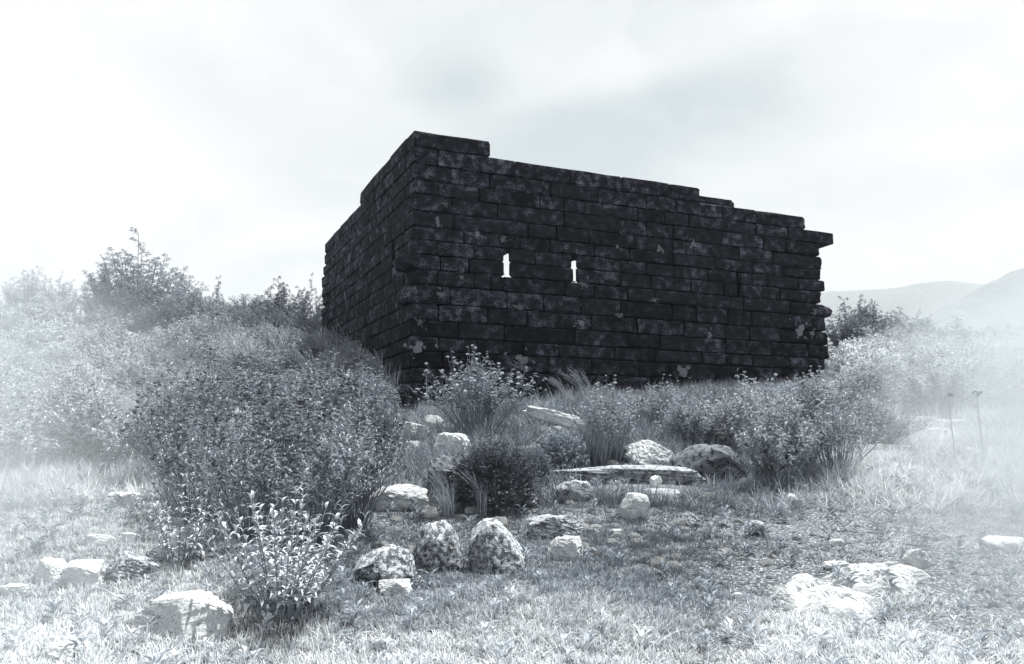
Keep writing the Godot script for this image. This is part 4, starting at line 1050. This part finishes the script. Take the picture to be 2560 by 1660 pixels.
func head(b: Build, p: Vector3, r: float, h: float, col: Color) -> void:
	var rings := []
	for k in 3:
		var rr := r * [0.55, 1.0, 0.62][k] as float
		var y := h * [-0.35, 0.1, 0.6][k] as float
		var ring := []
		for s in 6:
			var a := TAU * (s + 0.5 * k) / 6.0
			ring.append(p + Vector3(cos(a) * rr * rnd(0.8, 1.15), y + rnd(-0.1, 0.1) * h, sin(a) * rr * rnd(0.8, 1.15)))
		rings.append(ring)
	for k in 2:
		for s in 6:
			var e := (s + 1) % 6
			b.quad(rings[k][s], rings[k][e], rings[k + 1][e], rings[k + 1][s], col, rings[k][s] - p + Vector3(0, (k - 0.4) * h, 0))
	for s in 6:
		b.tri(rings[2][s], rings[2][(s + 1) % 6], p + Vector3(0, h * 0.75, 0), col, Vector3.UP)

func sage(stems: int, leaves: int, R: float, H: float, heads: bool, leaf_len: float, bare := 0.3) -> Node3D:
	# branching stems from one root, bare below, leafy above, most shoots ending in a whorl of flowers
	var root := Node3D.new()
	var sb := Build.new()
	var lb := Build.new()
	var hb := Build.new()
	var ph := rnd(0, TAU)
	var lop := Vector3(rnd(-0.2, 0.2), 0, rnd(-0.2, 0.2)) * R
	for i in stems:
		var phi := rnd(0, TAU)
		var q := sqrt(rng.randf())
		var base := Vector3(cos(phi), 0, sin(phi)) * R * 0.25 * q + Vector3(0, -0.05, 0)
		phi += rnd(-0.7, 0.7)
		var reach := R * q * (1.0 + 0.22 * sin(2.0 * phi + ph) + 0.14 * sin(3.0 * phi + 2.0 * ph))
		var h := H * (1.0 - 0.40 * q * q) * rnd(0.55, 1.0) * (1.0 + 0.12 * sin(phi + ph))
		var tip := Vector3(cos(phi) * reach, h, sin(phi) * reach) + lop * h / H
		var ctl := Vector3(lerpf(base.x, tip.x, 0.45) + rnd(-0.16, 0.16), h * rnd(0.4, 0.65), lerpf(base.z, tip.z, 0.45) + rnd(-0.16, 0.16))
		var shoots := [[base, ctl, tip, 0.007]]
		for k in rng.randi_range(1, 3):
			var p := bez(base, ctl, tip, rnd(0.35, 0.8))
			var a := rnd(0, TAU)
			var out := Vector3(cos(a), 0, sin(a)) * rnd(0.05, 0.22) * R / 0.8 + (tip - base) * Vector3(0.12, 0, 0.12)
			var up := rnd(0.1, 0.36) * H / 1.3
			shoots.append([p, p + out * 0.7 + Vector3(0, up * 0.35, 0), p + out + Vector3(0, up, 0), 0.004])
		for w in shoots:
			var pts := PackedVector3Array()
			for k in 5:
				pts.append(bez(w[0], w[1], w[2], k / 4.0))
			var v := rnd(0.6, 1.5)
			tube(sb, pts, w[3], 0.003, Color(v, v, v))
			var topped := heads and rng.randf() < 0.6
			var count := leaves if w[3] > 0.005 else int(leaves * 0.4)
			for k in count:
				var t := rnd(0.05, 0.84 if topped else 1.0)
				var p := bez(w[0], w[1], w[2], t)
				if p.y < bare * H * rnd(0.6, 1.7): continue
				var a := rnd(0, TAU)
				var d := Vector3(cos(a), rnd(-0.5, 0.9), sin(a)).normalized()
				v = rnd(0.35, 1.0) + pow(rng.randf(), 3.0) * 0.9
				leaf(lb, p, d, Vector3(rnd(-0.3, 0.3), 1, rnd(-0.3, 0.3)).normalized(), leaf_len * rnd(0.5, 1.4), leaf_len * rnd(0.2, 0.36), Color(v, v, v))
			if topped:
				v = rnd(0.4, 1.4)
				var r := rnd(0.022, 0.04)
				head(hb, w[2], r, r * rnd(0.7, 1.1), Color(v, v, v))
				if rng.randf() < 0.3:
					head(hb, bez(w[0], w[1], w[2], 0.86), r * 0.9, r * 0.7, Color(v, v, v) * 0.9)
	part("stems", sb.mesh(mats.stem), root)
	part("foliage", lb.mesh(foliage(1.0)), root)
	if heads:
		part("flower_heads", hb.mesh(flowers(1.0)), root)
	return root

func bushy(limbs: int, R: float, H: float, leaf_len: float, spires: bool) -> Node3D:
	# woody limbs carrying twigs with small leaves; ragged top
	var root := Node3D.new()
	var sb := Build.new()
	var lb := Build.new()
	for i in limbs:
		var phi := TAU * i / limbs + rnd(-0.4, 0.4)
		var q := sqrt(rng.randf())
		var h := H * (1.0 - 0.5 * q * q) * rnd(0.7, 1.0)
		if spires and rng.randf() < 0.2: h *= 1.18
		var tip := Vector3(cos(phi) * R * q * 0.9, h, sin(phi) * R * q * 0.9)
		var ctl := Vector3(tip.x * 0.6, h * 0.35, tip.z * 0.6)
		var pts := PackedVector3Array()
		for k in 6:
			pts.append(bez(Vector3(0, -0.1, 0), ctl, tip, k / 5.0))
		tube(sb, pts, 0.018, 0.004, Color.WHITE)
		for k in 16:
			var t := lerpf(0.22, 1.0, k / 15.0)
			var p := bez(Vector3(0, -0.1, 0), ctl, tip, t)
			var a := rnd(0, TAU)
			var reach := lerpf(0.34, 0.15, t) * R * rnd(0.6, 1.2)
			var e := p + Vector3(cos(a), rnd(0.1, 0.9), sin(a)) * reach
			tube(sb, PackedVector3Array([p, e]), 0.005, 0.002, Color.WHITE)
			for g in 22:
				var s := rnd(0.15, 1.05)
				var d := Vector3(rnd(-1, 1), rnd(-0.3, 1), rnd(-1, 1)).normalized()
				var v := rnd(0.4, 1.55)
				leaf(lb, p.lerp(e, s) + d * 0.015, d, Vector3(rnd(-0.5, 0.5), 1, rnd(-0.5, 0.5)).normalized(), leaf_len * rnd(0.6, 1.2), leaf_len * rnd(0.3, 0.5), Color(v, v, v))
	part("stems", sb.mesh(mats.stem), root)
	part("foliage", lb.mesh(foliage(1.0)), root)
	return root

func cushion() -> Node3D:
	var root := Node3D.new()
	var sb := Build.new()
	var lb := Build.new()
	var f := FastNoiseLite.new()
	f.seed = 8
	f.frequency = 1.7
	for i in 950:
		var d := Vector3(rng.randfn(), rng.randfn() * 0.8 + 0.45, rng.randfn()).normalized()
		if d.y < -0.45: d.y = -d.y
		var r := 0.46 * (1.0 + 0.35 * f.get_noise_3dv(d * 1.5)) * rnd(0.86, 1.05)
		var tip := Vector3(d.x * r, 0.22 + d.y * r * 1.5, d.z * r)
		var from := tip * rnd(0.4, 0.75)
		tube(sb, PackedVector3Array([from, tip]), 0.004, 0.002, Color.WHITE)
		for k in 12:
			var t := rnd(0.35, 1.05)
			var p := from.lerp(tip, t)
			var e := (d + Vector3(rnd(-1, 1), rnd(-0.6, 1), rnd(-1, 1))).normalized()
			var v := rnd(0.4, 1.7)
			leaf(lb, p, e, Vector3(rnd(-0.5, 0.5), 1, rnd(-0.5, 0.5)).normalized(), rnd(0.025, 0.05), rnd(0.016, 0.028), Color(v, v, v))
	part("stems", sb.mesh(mats.stem), root)
	part("foliage", lb.mesh(foliage(1.0)), root)
	return root

var leaf_meshes := []

func big_leaf(droop: float, v: float) -> ArrayMesh:
	# a long felted leaf of unit length, folded on its midrib and arching over
	var b := Build.new()
	var rib := []
	var edge := []
	for k in 6:
		var t := k / 5.0
		rib.append(Vector3(t * (1.0 - 0.18 * droop * t), 0.16 * sin(PI * t * 0.8) - droop * 0.5 * t * t, 0))
		var w: float = [0.03, 0.11, 0.15, 0.13, 0.075, 0.0][k]
		edge.append(Vector3(0, w * 0.45, w))
	for k in 5:
		for s in [-1.0, 1.0]:
			var e0: Vector3 = rib[k] + Vector3(0, edge[k].y, edge[k].z * s)
			var e1: Vector3 = rib[k + 1] + Vector3(0, edge[k + 1].y, edge[k + 1].z * s)
			b.quad(rib[k], rib[k + 1], e1, e0, Color(v, v, v), Vector3.UP)
	return b.mesh(mats.felt)

func felted(stems: int, nodes: int, R: float, H: float, heads: int, size: float) -> Node3D:
	if leaf_meshes.is_empty():
		for k in 6:
			leaf_meshes.append(big_leaf([0.2, 0.5, 0.9, 1.2, 0.7, 0.35][k], [1.0, 0.85, 1.1, 0.75, 0.95, 1.2][k]))
	var root := Node3D.new()
	var sb := Build.new()
	var made := 0
	var rest := []
	for n in stems:
		var i := stems - 1 - n
		var phi := TAU * i / stems + rnd(-0.35, 0.35)
		var q := sqrt((i + 0.5) / stems)
		var h := H * (1.0 - 0.35 * q) * rnd(0.75, 1.0)
		var tip := Vector3(cos(phi * 2.4) * R * q, h, sin(phi * 2.4) * R * q)
		var base := Vector3(tip.x * 0.25, -0.04, tip.z * 0.25)
		var ctl := Vector3(tip.x * 0.6, h * 0.5, tip.z * 0.6)
		var pts := PackedVector3Array()
		for k in 6:
			pts.append(bez(base, ctl, tip, k / 5.0))
		tube(sb, pts, 0.007, 0.004, Color.WHITE, 4)
		var turn := rnd(0, TAU)
		for k in nodes:
			var t := lerpf(0.26, 1.0, k / float(nodes - 1))
			var p := bez(base, ctl, tip, t)
			turn += PI / 2 + rnd(-0.3, 0.3)
			for s in 2:
				var a := turn + PI * s
				var rise := lerpf(0.15, 1.05, pow(t, 3.0)) + rnd(-0.15, 0.15)
				var form: ArrayMesh = leaf_meshes[rng.randi() % 6]
				var sc := size * lerpf(1.1, 0.62, t) * rnd(0.8, 1.15)
				var where := Transform3D(Basis(Vector3.UP, a) * Basis(Vector3(0, 0, 1), rise) * Basis.from_scale(Vector3.ONE * sc), p)
				if made < 290:
					part("leaf", form, root).transform = where
					made += 1
				else:
					rest.append(where)
	part("stems", sb.mesh(mats.stem), root)
	if rest.size():
		var mm := MultiMesh.new()
		mm.transform_format = MultiMesh.TRANSFORM_3D
		mm.mesh = leaf_meshes[2]
		mm.instance_count = rest.size()
		for i in rest.size():
			mm.set_instance_transform(i, rest[i])
		var o := MultiMeshInstance3D.new()
		o.name = "small_leaves"
		o.multimesh = mm
		root.add_child(o)
		o.set_meta("kind", "stuff")
	for i in heads:
		var b := Build.new()
		head(b, Vector3.ZERO, 0.03, 0.04, Color(0.8, 0.8, 0.8))
		var o := part("seed_head", b.mesh(flowers(1.0)), root)
		var a := TAU * i / heads
		o.position = Vector3(cos(a) * R * 0.5, H * rnd(0.85, 1.0), sin(a) * R * 0.5)
	return root

func tall_grass(blades: int, plumes: int) -> Node3D:
	# unit tuft, bent over towards -x by the wind
	var root := Node3D.new()
	var gb := Build.new()
	var pb := Build.new()
	for i in blades:
		var a := rnd(0, TAU)
		var base := Vector3(cos(a), 0, sin(a)) * 0.22 * sqrt(rng.randf())
		blade(gb, base, Vector3(rnd(-0.75, 0.25), rnd(0.45, 0.85), rnd(-0.35, 0.35)), 0.011, rnd(0.5, 1.4), 4)
	for i in plumes:
		var a := rnd(0, TAU)
		var base := Vector3(cos(a), 0, sin(a)) * 0.18 * sqrt(rng.randf())
		var tip := base + Vector3(rnd(-0.8, -0.25), rnd(0.75, 1.0), rnd(-0.2, 0.2))
		var ctl := base + Vector3(-0.08, 0.6, 0)
		var pts := PackedVector3Array()
		for k in 6:
			pts.append(bez(base, ctl, tip, k / 5.0))
		var v := rnd(0.7, 1.2)
		tube(pb, pts, 0.003, 0.002, Color(v, v, v) * 0.7)
		for k in 26:
			var t := lerpf(0.7, 1.0, k / 25.0)
			var p := bez(base, ctl, tip, t)
			leaf(pb, p, Vector3(rnd(-1.2, 0.1), rnd(-0.5, 0.7), rnd(-0.6, 0.6)).normalized(), Vector3.UP, rnd(0.03, 0.06), 0.010, Color(v, v, v) * 1.5)
	part("blades", gb.mesh(foliage(1.1)), root)
	if plumes:
		part("plumes", pb.mesh(flowers(0.9)), root)
	return root

func blade(b: Build, base: Vector3, reach: Vector3, width: float, v: float, steps := 3) -> void:
	var side := reach.cross(Vector3.UP)
	if side.length() < 0.02: side = Vector3(1, 0, 0.3)
	side = side.normalized() * width * 0.5
	var ctl := base + Vector3(reach.x * 0.25, reach.y * 0.75, reach.z * 0.25)
	var tip := base + reach
	var p0 := base
	var w0 := side * 0.8
	for k in range(1, steps + 1):
		var t := k / float(steps)
		var p := bez(base, ctl, tip, t)
		var w := side * (1.0 - t) * 1.15
		var col := Color(v, v, v) * lerpf(0.75, 1.15, t)
		if k == steps:
			b.tri(p0 - w0, p0 + w0, p, col, Vector3.UP)
		else:
			b.quad(p0 - w0, p0 + w0, p + w, p - w, col, Vector3.UP)
		p0 = p
		w0 = w

func make_plants() -> void:
	var proto := {"sage": [], "bush": [], "cushion": [], "felted": [], "tall_grass": []}
	for k in 5:
		proto.sage.append([sage(80 + 6 * k, 32, 0.84, 1.35, true, 0.08, 0.36), 1.6, 1.35])
	for k in 4:
		proto.sage.append([sage(85, 62, 0.9, 1.2, true, 0.09, 0.02), 1.8, 1.2])
	for k in 4:
		proto.bush.append([bushy(46 + 4 * k, 1.0, 2.0, 0.066, true), 1.9, 2.05])
	proto.cushion.append([cushion(), 1.0, 0.95])
	for k in 3:
		proto.tall_grass.append([tall_grass(110, 26), 1.2, 0.95])
	proto.tall_grass.append([tall_grass(170, 0), 1.0, 0.8])
	var felt_sizes := [[40, 9, 0.72, 1.18, 0, 0.15], [22, 7, 0.52, 0.88, 6, 0.13], [9, 5, 0.42, 0.62, 0, 0.17], [2, 4, 0.07, 0.2, 0, 0.1]]
	var called := {"sage": "sage_shrub", "bush": "bush", "cushion": "cushion_bush", "felted": "felted_sage", "tall_grass": "tall_grass_tuft"}
	var cats := {"sage": "shrub", "bush": "bush", "cushion": "bush", "felted": "plant", "tall_grass": "grass tuft"}
	var count := {"sage": 0, "bush": 0, "cushion": 0, "felted": 0, "tall_grass": 0}
	var taken := {}
	for s in SHRUBS:
		var kind: String = s[0]
		var n: int = count[kind]
		count[kind] = n + 1
		var o: Node3D
		var scale := Vector3.ONE
		if kind == "felted":
			var f: Array = felt_sizes[n]
			o = felted(f[0], f[1], f[2], f[3], f[4], f[5])
		else:
			var which: int = n % (proto[kind].size())
			if kind == "sage": which = n % 5 if n < 13 or s[2] == "" else 5 + n % 4 if s[3] * s[3] > 0.16 * s[4] * s[4] or n > 40 else n % 9
			if kind == "tall_grass": which = 3 if s[8] < 0.8 else n % 3
			var p: Array = proto[kind][which]
			o = p[0].duplicate() if taken.has(p[0]) else p[0]
			taken[p[0]] = true
			scale = Vector3(s[5] / p[1], s[6] / p[2], s[5] / p[1])
			scale.z = clampf(scale.z, 0.6, 1.3)
		o.name = numbered(called[kind])
		o.position = Vector3(s[3], ground_y(s[3], s[4]), s[4])
		o.rotation.y = s[7]
		o.scale = scale
		tag(o, s[1], cats[kind], s[2])
		for c in o.get_children():
			if c.name == "foliage" or c.name == "blades": c.material_override = foliage(s[8] * (0.85 + 0.3 * fmod(n * 0.618, 1.0)))
			elif c.name == "flower_heads": c.material_override = flowers(0.55 if String(s[2]).contains("dark thicket") else 1.25)
		add_child(o)
	for k in proto:
		for p in proto[k]:
			if not taken.has(p[0]): p[0].free()
	for s in STALKS:
		var root := Node3D.new()
		root.name = numbered("dry_stalk")
		root.position = Vector3(s[1], ground_y(s[1], s[2]), s[2])
		tag(root, s[0], "plant")
		add_child(root)
		var b := Build.new()
		var H: float = s[3]
		var pts := PackedVector3Array()
		for k in 7:
			pts.append(Vector3(sin(k * 1.1) * 0.012 - 0.02 * k / 6.0, H * k / 6.0 - 0.05, 0.01 * cos(k * 1.7)))
		tube(b, pts, 0.010, 0.005, Color(0.8, 0.8, 0.8), 5)
		part("stem", b.mesh(mats.dry_stem), root)
		var hb := Build.new()
		for k in 9:
			head(hb, pts[6] + Vector3(rnd(-0.05, 0.05), rnd(-0.03, 0.05), rnd(-0.05, 0.05)), 0.028, 0.03, Color(0.7, 0.7, 0.7))
		part("seed_head", hb.mesh(mats.dry_stem), root)
		var lb := Build.new()
		for k in 14:
			var p := pts[0].lerp(pts[6], rnd(0.15, 0.85))
			var a := rnd(0, TAU)
			leaf(lb, p, Vector3(cos(a), rnd(-0.4, 0.5), sin(a)).normalized(), Vector3.UP, rnd(0.05, 0.1), 0.02, Color(0.9, 0.9, 0.9))
		part("foliage", lb.mesh(foliage(1.1)), root)

# ---------------------------------------------------------------- grass, weeds and gravel
func tuft(blades: int, tall: float, spread: float, width: float, s: int) -> ArrayMesh:
	rng.seed = s
	var b := Build.new()
	for i in blades:
		var a := rnd(0, TAU)
		var base := Vector3(cos(a), 0, sin(a)) * spread * sqrt(rng.randf()) * 0.6 + Vector3(0, -0.01, 0)
		var lean := rnd(0.15, 1.25)
		var h := tall * rnd(0.45, 1.0)
		a += rnd(-0.6, 0.6)
		blade(b, base, Vector3(cos(a) * lean * h - 0.15 * h, h * (1.05 - 0.5 * lean), sin(a) * lean * h), width * rnd(0.6, 1.3), rnd(0.28, 0.95) + pow(rng.randf(), 2.5) * 1.0)
	return b.mesh(mats.grass)

func scatter(called: String, label: String, mesh: Mesh, places: Array, category := "grass") -> void:
	var mm := MultiMesh.new()
	mm.transform_format = MultiMesh.TRANSFORM_3D
	mm.use_colors = true
	mm.mesh = mesh
	mm.instance_count = places.size()
	var buf := PackedFloat32Array()
	buf.resize(places.size() * 16)
	var k := 0
	for p in places:
		# x, y, z, turn, scale, height, colour
		var c := cos(p[3]) * p[4] as float
		var s := sin(p[3]) * p[4] as float
		buf[k] = c; buf[k + 1] = 0.0; buf[k + 2] = s; buf[k + 3] = p[0]
		buf[k + 4] = 0.0; buf[k + 5] = p[5]; buf[k + 6] = 0.0; buf[k + 7] = p[1]
		buf[k + 8] = -s; buf[k + 9] = 0.0; buf[k + 10] = c; buf[k + 11] = p[2]
		var col: Color = p[6]
		buf[k + 12] = col.r; buf[k + 13] = col.g; buf[k + 14] = col.b; buf[k + 15] = 1.0
		k += 16
	mm.buffer = buf
	var o := MultiMeshInstance3D.new()
	o.name = called
	o.multimesh = mm
	add_child(o, true)
	tag(o, label, category, "", "stuff")

func make_grass() -> void:
	var tufts := [tuft(22, 0.09, 0.11, 0.009, 1), tuft(19, 0.125, 0.11, 0.009, 2), tuft(26, 0.06, 0.13, 0.009, 3)]
	var long := tuft(20, 0.36, 0.13, 0.009, 4)
	rng.seed = 77
	var f := FastNoiseLite.new()
	f.seed = 3
	f.frequency = 0.55
	f.fractal_octaves = 3
	var lists := [[], [], []]
	var longs := []
	var gravel := []
	var weeds := []
	for band in BANDS:
		var d0: float = band[0]
		var d1: float = band[1]
		var total := int((d1 * d1 - d0 * d0) * 0.72 * band[2])
		for i in total:
			var d := sqrt(lerpf(d0 * d0, d1 * d1, rng.randf()))
			var a := rnd(-0.72, 0.72)
			var x := a * d
			var z := -d
			if in_building(x, z, 0.0): continue
			var n := f.get_noise_2d(x, z)
			var dn := d + 1.9 * n + 0.25 * rng.randf()
			var path := smooth(0.16, 0.28, a) * smooth(0.66, 0.52, a) * smooth(6.4, 8.4, dn) * smooth(12.5, 10.0, d)
			if rng.randf() < path * (0.62 + n): continue
			var on_rock := false
			for r in rock_spots:
				if absf(x - r.x) < r.z and absf(z - r.y) < r.z and Vector2(x - r.x, z - r.y).length() < r.z:
					on_rock = true
					break
			if on_rock: continue
			# white edge fade put into the colour, near and at the sides, over dry patches
			var dry := clampf(smooth(9.4, 6.0, dn) + smooth(0.22, 0.46, absf(a)) * smooth(30.0, 14.0, d) + n * 0.5, 0.0, 1.0)
			var v := minf(0.9, lerpf(0.30, 0.84, dry) + 0.1 * smooth(7.8, 6.2, dn) * rnd(0.75, 1.25))
			var g := grey(v)
			var s := rnd(0.75, 1.25) * lerpf(1.0, 1.5, smooth(9.0, 22.0, d))
			if in_building(x, z, 1.6): s *= 0.55
			var place := [x, ground_y(x, z) - 0.01, z, rnd(0, TAU), s, s * rnd(0.7, 1.15) * lerpf(1.0, 0.7, path), g]
			if (d > 11.0 and rng.randf() < 0.35) or rng.randf() < 0.0005:
				longs.append(place)
			else:
				lists[rng.randi() % 3].append(place)
	scatter("short_dry_grass", "short dry grass covering the open slope, palest near the camera", tufts[0], lists[0])
	scatter("wispy_grass", "wispy grass mixed through the short dry grass", tufts[1], lists[1])
	scatter("matted_grass", "matted low grass mixed through the short dry grass", tufts[2], lists[2])
	scatter("long_grass", "longer grass standing among the shrubs and under the wall", long, longs)
	# low leafy weeds and small stones
	rng.seed = 91
	for i in 600:
		var d := sqrt(rnd(36.0, 196.0))
		var a := rnd(-0.66, 0.66)
		var x := a * d
		var v := lerpf(0.36, 0.62, smooth(9.0, 6.6, d)) * rnd(0.7, 1.2)
		var s := rnd(0.6, 1.3)
		if not in_building(x, -d, 0.2):
			weeds.append([x, ground_y(x, -d), -d, rnd(0, TAU), s, s, grey(v)])
	for i in 1500:
		var d := sqrt(rnd(40.0, 150.0))
		var a := rnd(0.1, 0.7) if rng.randf() < 0.8 else rnd(-0.6, 0.6)
		var x := a * d
		var v := rnd(0.45, 0.75)
		var s := rnd(0.008, 0.03) * (1.0 + pow(rng.randf(), 6.0))
		gravel.append([x, ground_y(x, -d), -d, rnd(0, TAU), s, s * rnd(0.35, 0.8), Color(v * 0.93, v * 0.98, v)])
	var rubble := []
	for i in 650:
		var d := rnd(9.0, 18.0)
		var a := rnd(-0.16, 0.3)
		var x := a * d
		if in_building(x, -d, 0.1): continue
		var s := rnd(0.03, 0.085) * (1.0 + pow(rng.randf(), 8.0))
		var v := rnd(0.55, 1.0)
		rubble.append([x, ground_y(x, -d) - 0.01, -d, rnd(0, TAU), s, s * rnd(0.4, 0.9), Color(v, v, v)])
	scatter("rubble", "small broken stones scattered in the grass between the fallen blocks", stone_mesh(Vector3.ONE, Vector3.ZERO, 4.0, 6, 0.7, 0.95, 0.25, 33, Color.WHITE, mats.pale, 4, false), rubble, "rubble")
	var wb := Build.new()
	for k in 14:
		var a := rnd(0, TAU)
		leaf(wb, Vector3(cos(a) * 0.01, 0.01 + 0.008 * k, sin(a) * 0.01), Vector3(cos(a), rnd(0.2, 1.1), sin(a)).normalized(), Vector3.UP, rnd(0.06, 0.12), 0.026, Color.WHITE * rnd(0.7, 1.3))
	scatter("leafy_weeds", "low leafy weeds dotted through the short grass", wb.mesh(mats.grass), weeds, "weeds")
	scatter("gravel", "small pale stones scattered along the bare path", stone_mesh(Vector3.ONE, Vector3.ZERO, 3.0, 5, 0.75, 0.95, 0.2, 71, Color.WHITE, mats.white, 3, false), gravel, "gravel")

const BANDS := [[5.2, 6.6, 440.0], [6.6, 8.0, 390.0], [8.0, 10.0, 320.0], [10.0, 16.0, 150.0], [16.0, 26.0, 70.0], [26.0, 38.0, 28.0]]

# ---------------------------------------------------------------- added mist
func make_added_mist() -> void:
	# added mist that whitens both sides: each bank a nest of flat lenses
	rng.seed = 12
	for side in [-1.0, 1.0]:
		var bank := Node3D.new()
		bank.name = numbered("added_mist")
		tag(bank, "thin white mist added over the slope beside the short wall" if side < 0.0 else "denser white mist added over the slope beyond the end of the long wall", "mist", "", "stuff")
		add_child(bank)
		for k in 30:
			var layer := 0 if k < 12 else 1 if k < 21 else 2
			var s: float = 1.0 - 0.06 * (k - [0, 12, 21][layer])
			var fog := FogVolume.new()
			fog.name = "added_mist_layer"
			fog.shape = RenderingServer.FOG_VOLUME_SHAPE_ELLIPSOID
			var at := Vector3.ZERO
			if layer == 0:
				fog.size = Vector3(15.0 * s, 7.5 * rnd(0.6, 1.2), 36.0 * (0.7 + 0.3 * s))
				at = Vector3(side * (14.5 + 4.0 * (1.0 - s)), 0, -21.0 + rnd(-3, 3))
			elif layer == 1:
				fog.size = Vector3(10.0 * s, (3.0 if side < 0.0 else 4.4) * rnd(0.75, 1.25), 27.0 * (0.75 + 0.25 * s))
				at = Vector3(side * (10.4 + 3.4 * (1.0 - s)) + rnd(-0.4, 0.4), 0, -16.0 + rnd(-2.0, 2.0))
			else:
				fog.size = Vector3(6.8 * s, 2.9 * s * rnd(0.8, 1.2), 11.0 * (0.7 + 0.3 * s))
				at = Vector3(side * (6.7 + 1.8 * (1.0 - s)), 0, -8.4 + rnd(-0.8, 0.8))
			at.y = ground_y(at.x, at.z) + 0.2
			fog.position = at
			fog.rotation = Vector3(0.16, -side * rnd(0.46, 0.58), 0)
			var f := FogMaterial.new()
			f.albedo = Color(0.93, 0.975, 1.0)
			f.density = [0.005 if side < 0.0 else 0.008, 0.009 if side < 0.0 else 0.014, 0.020 if side < 0.0 else 0.022][layer]
			fog.material = f
			bank.add_child(fog, true)
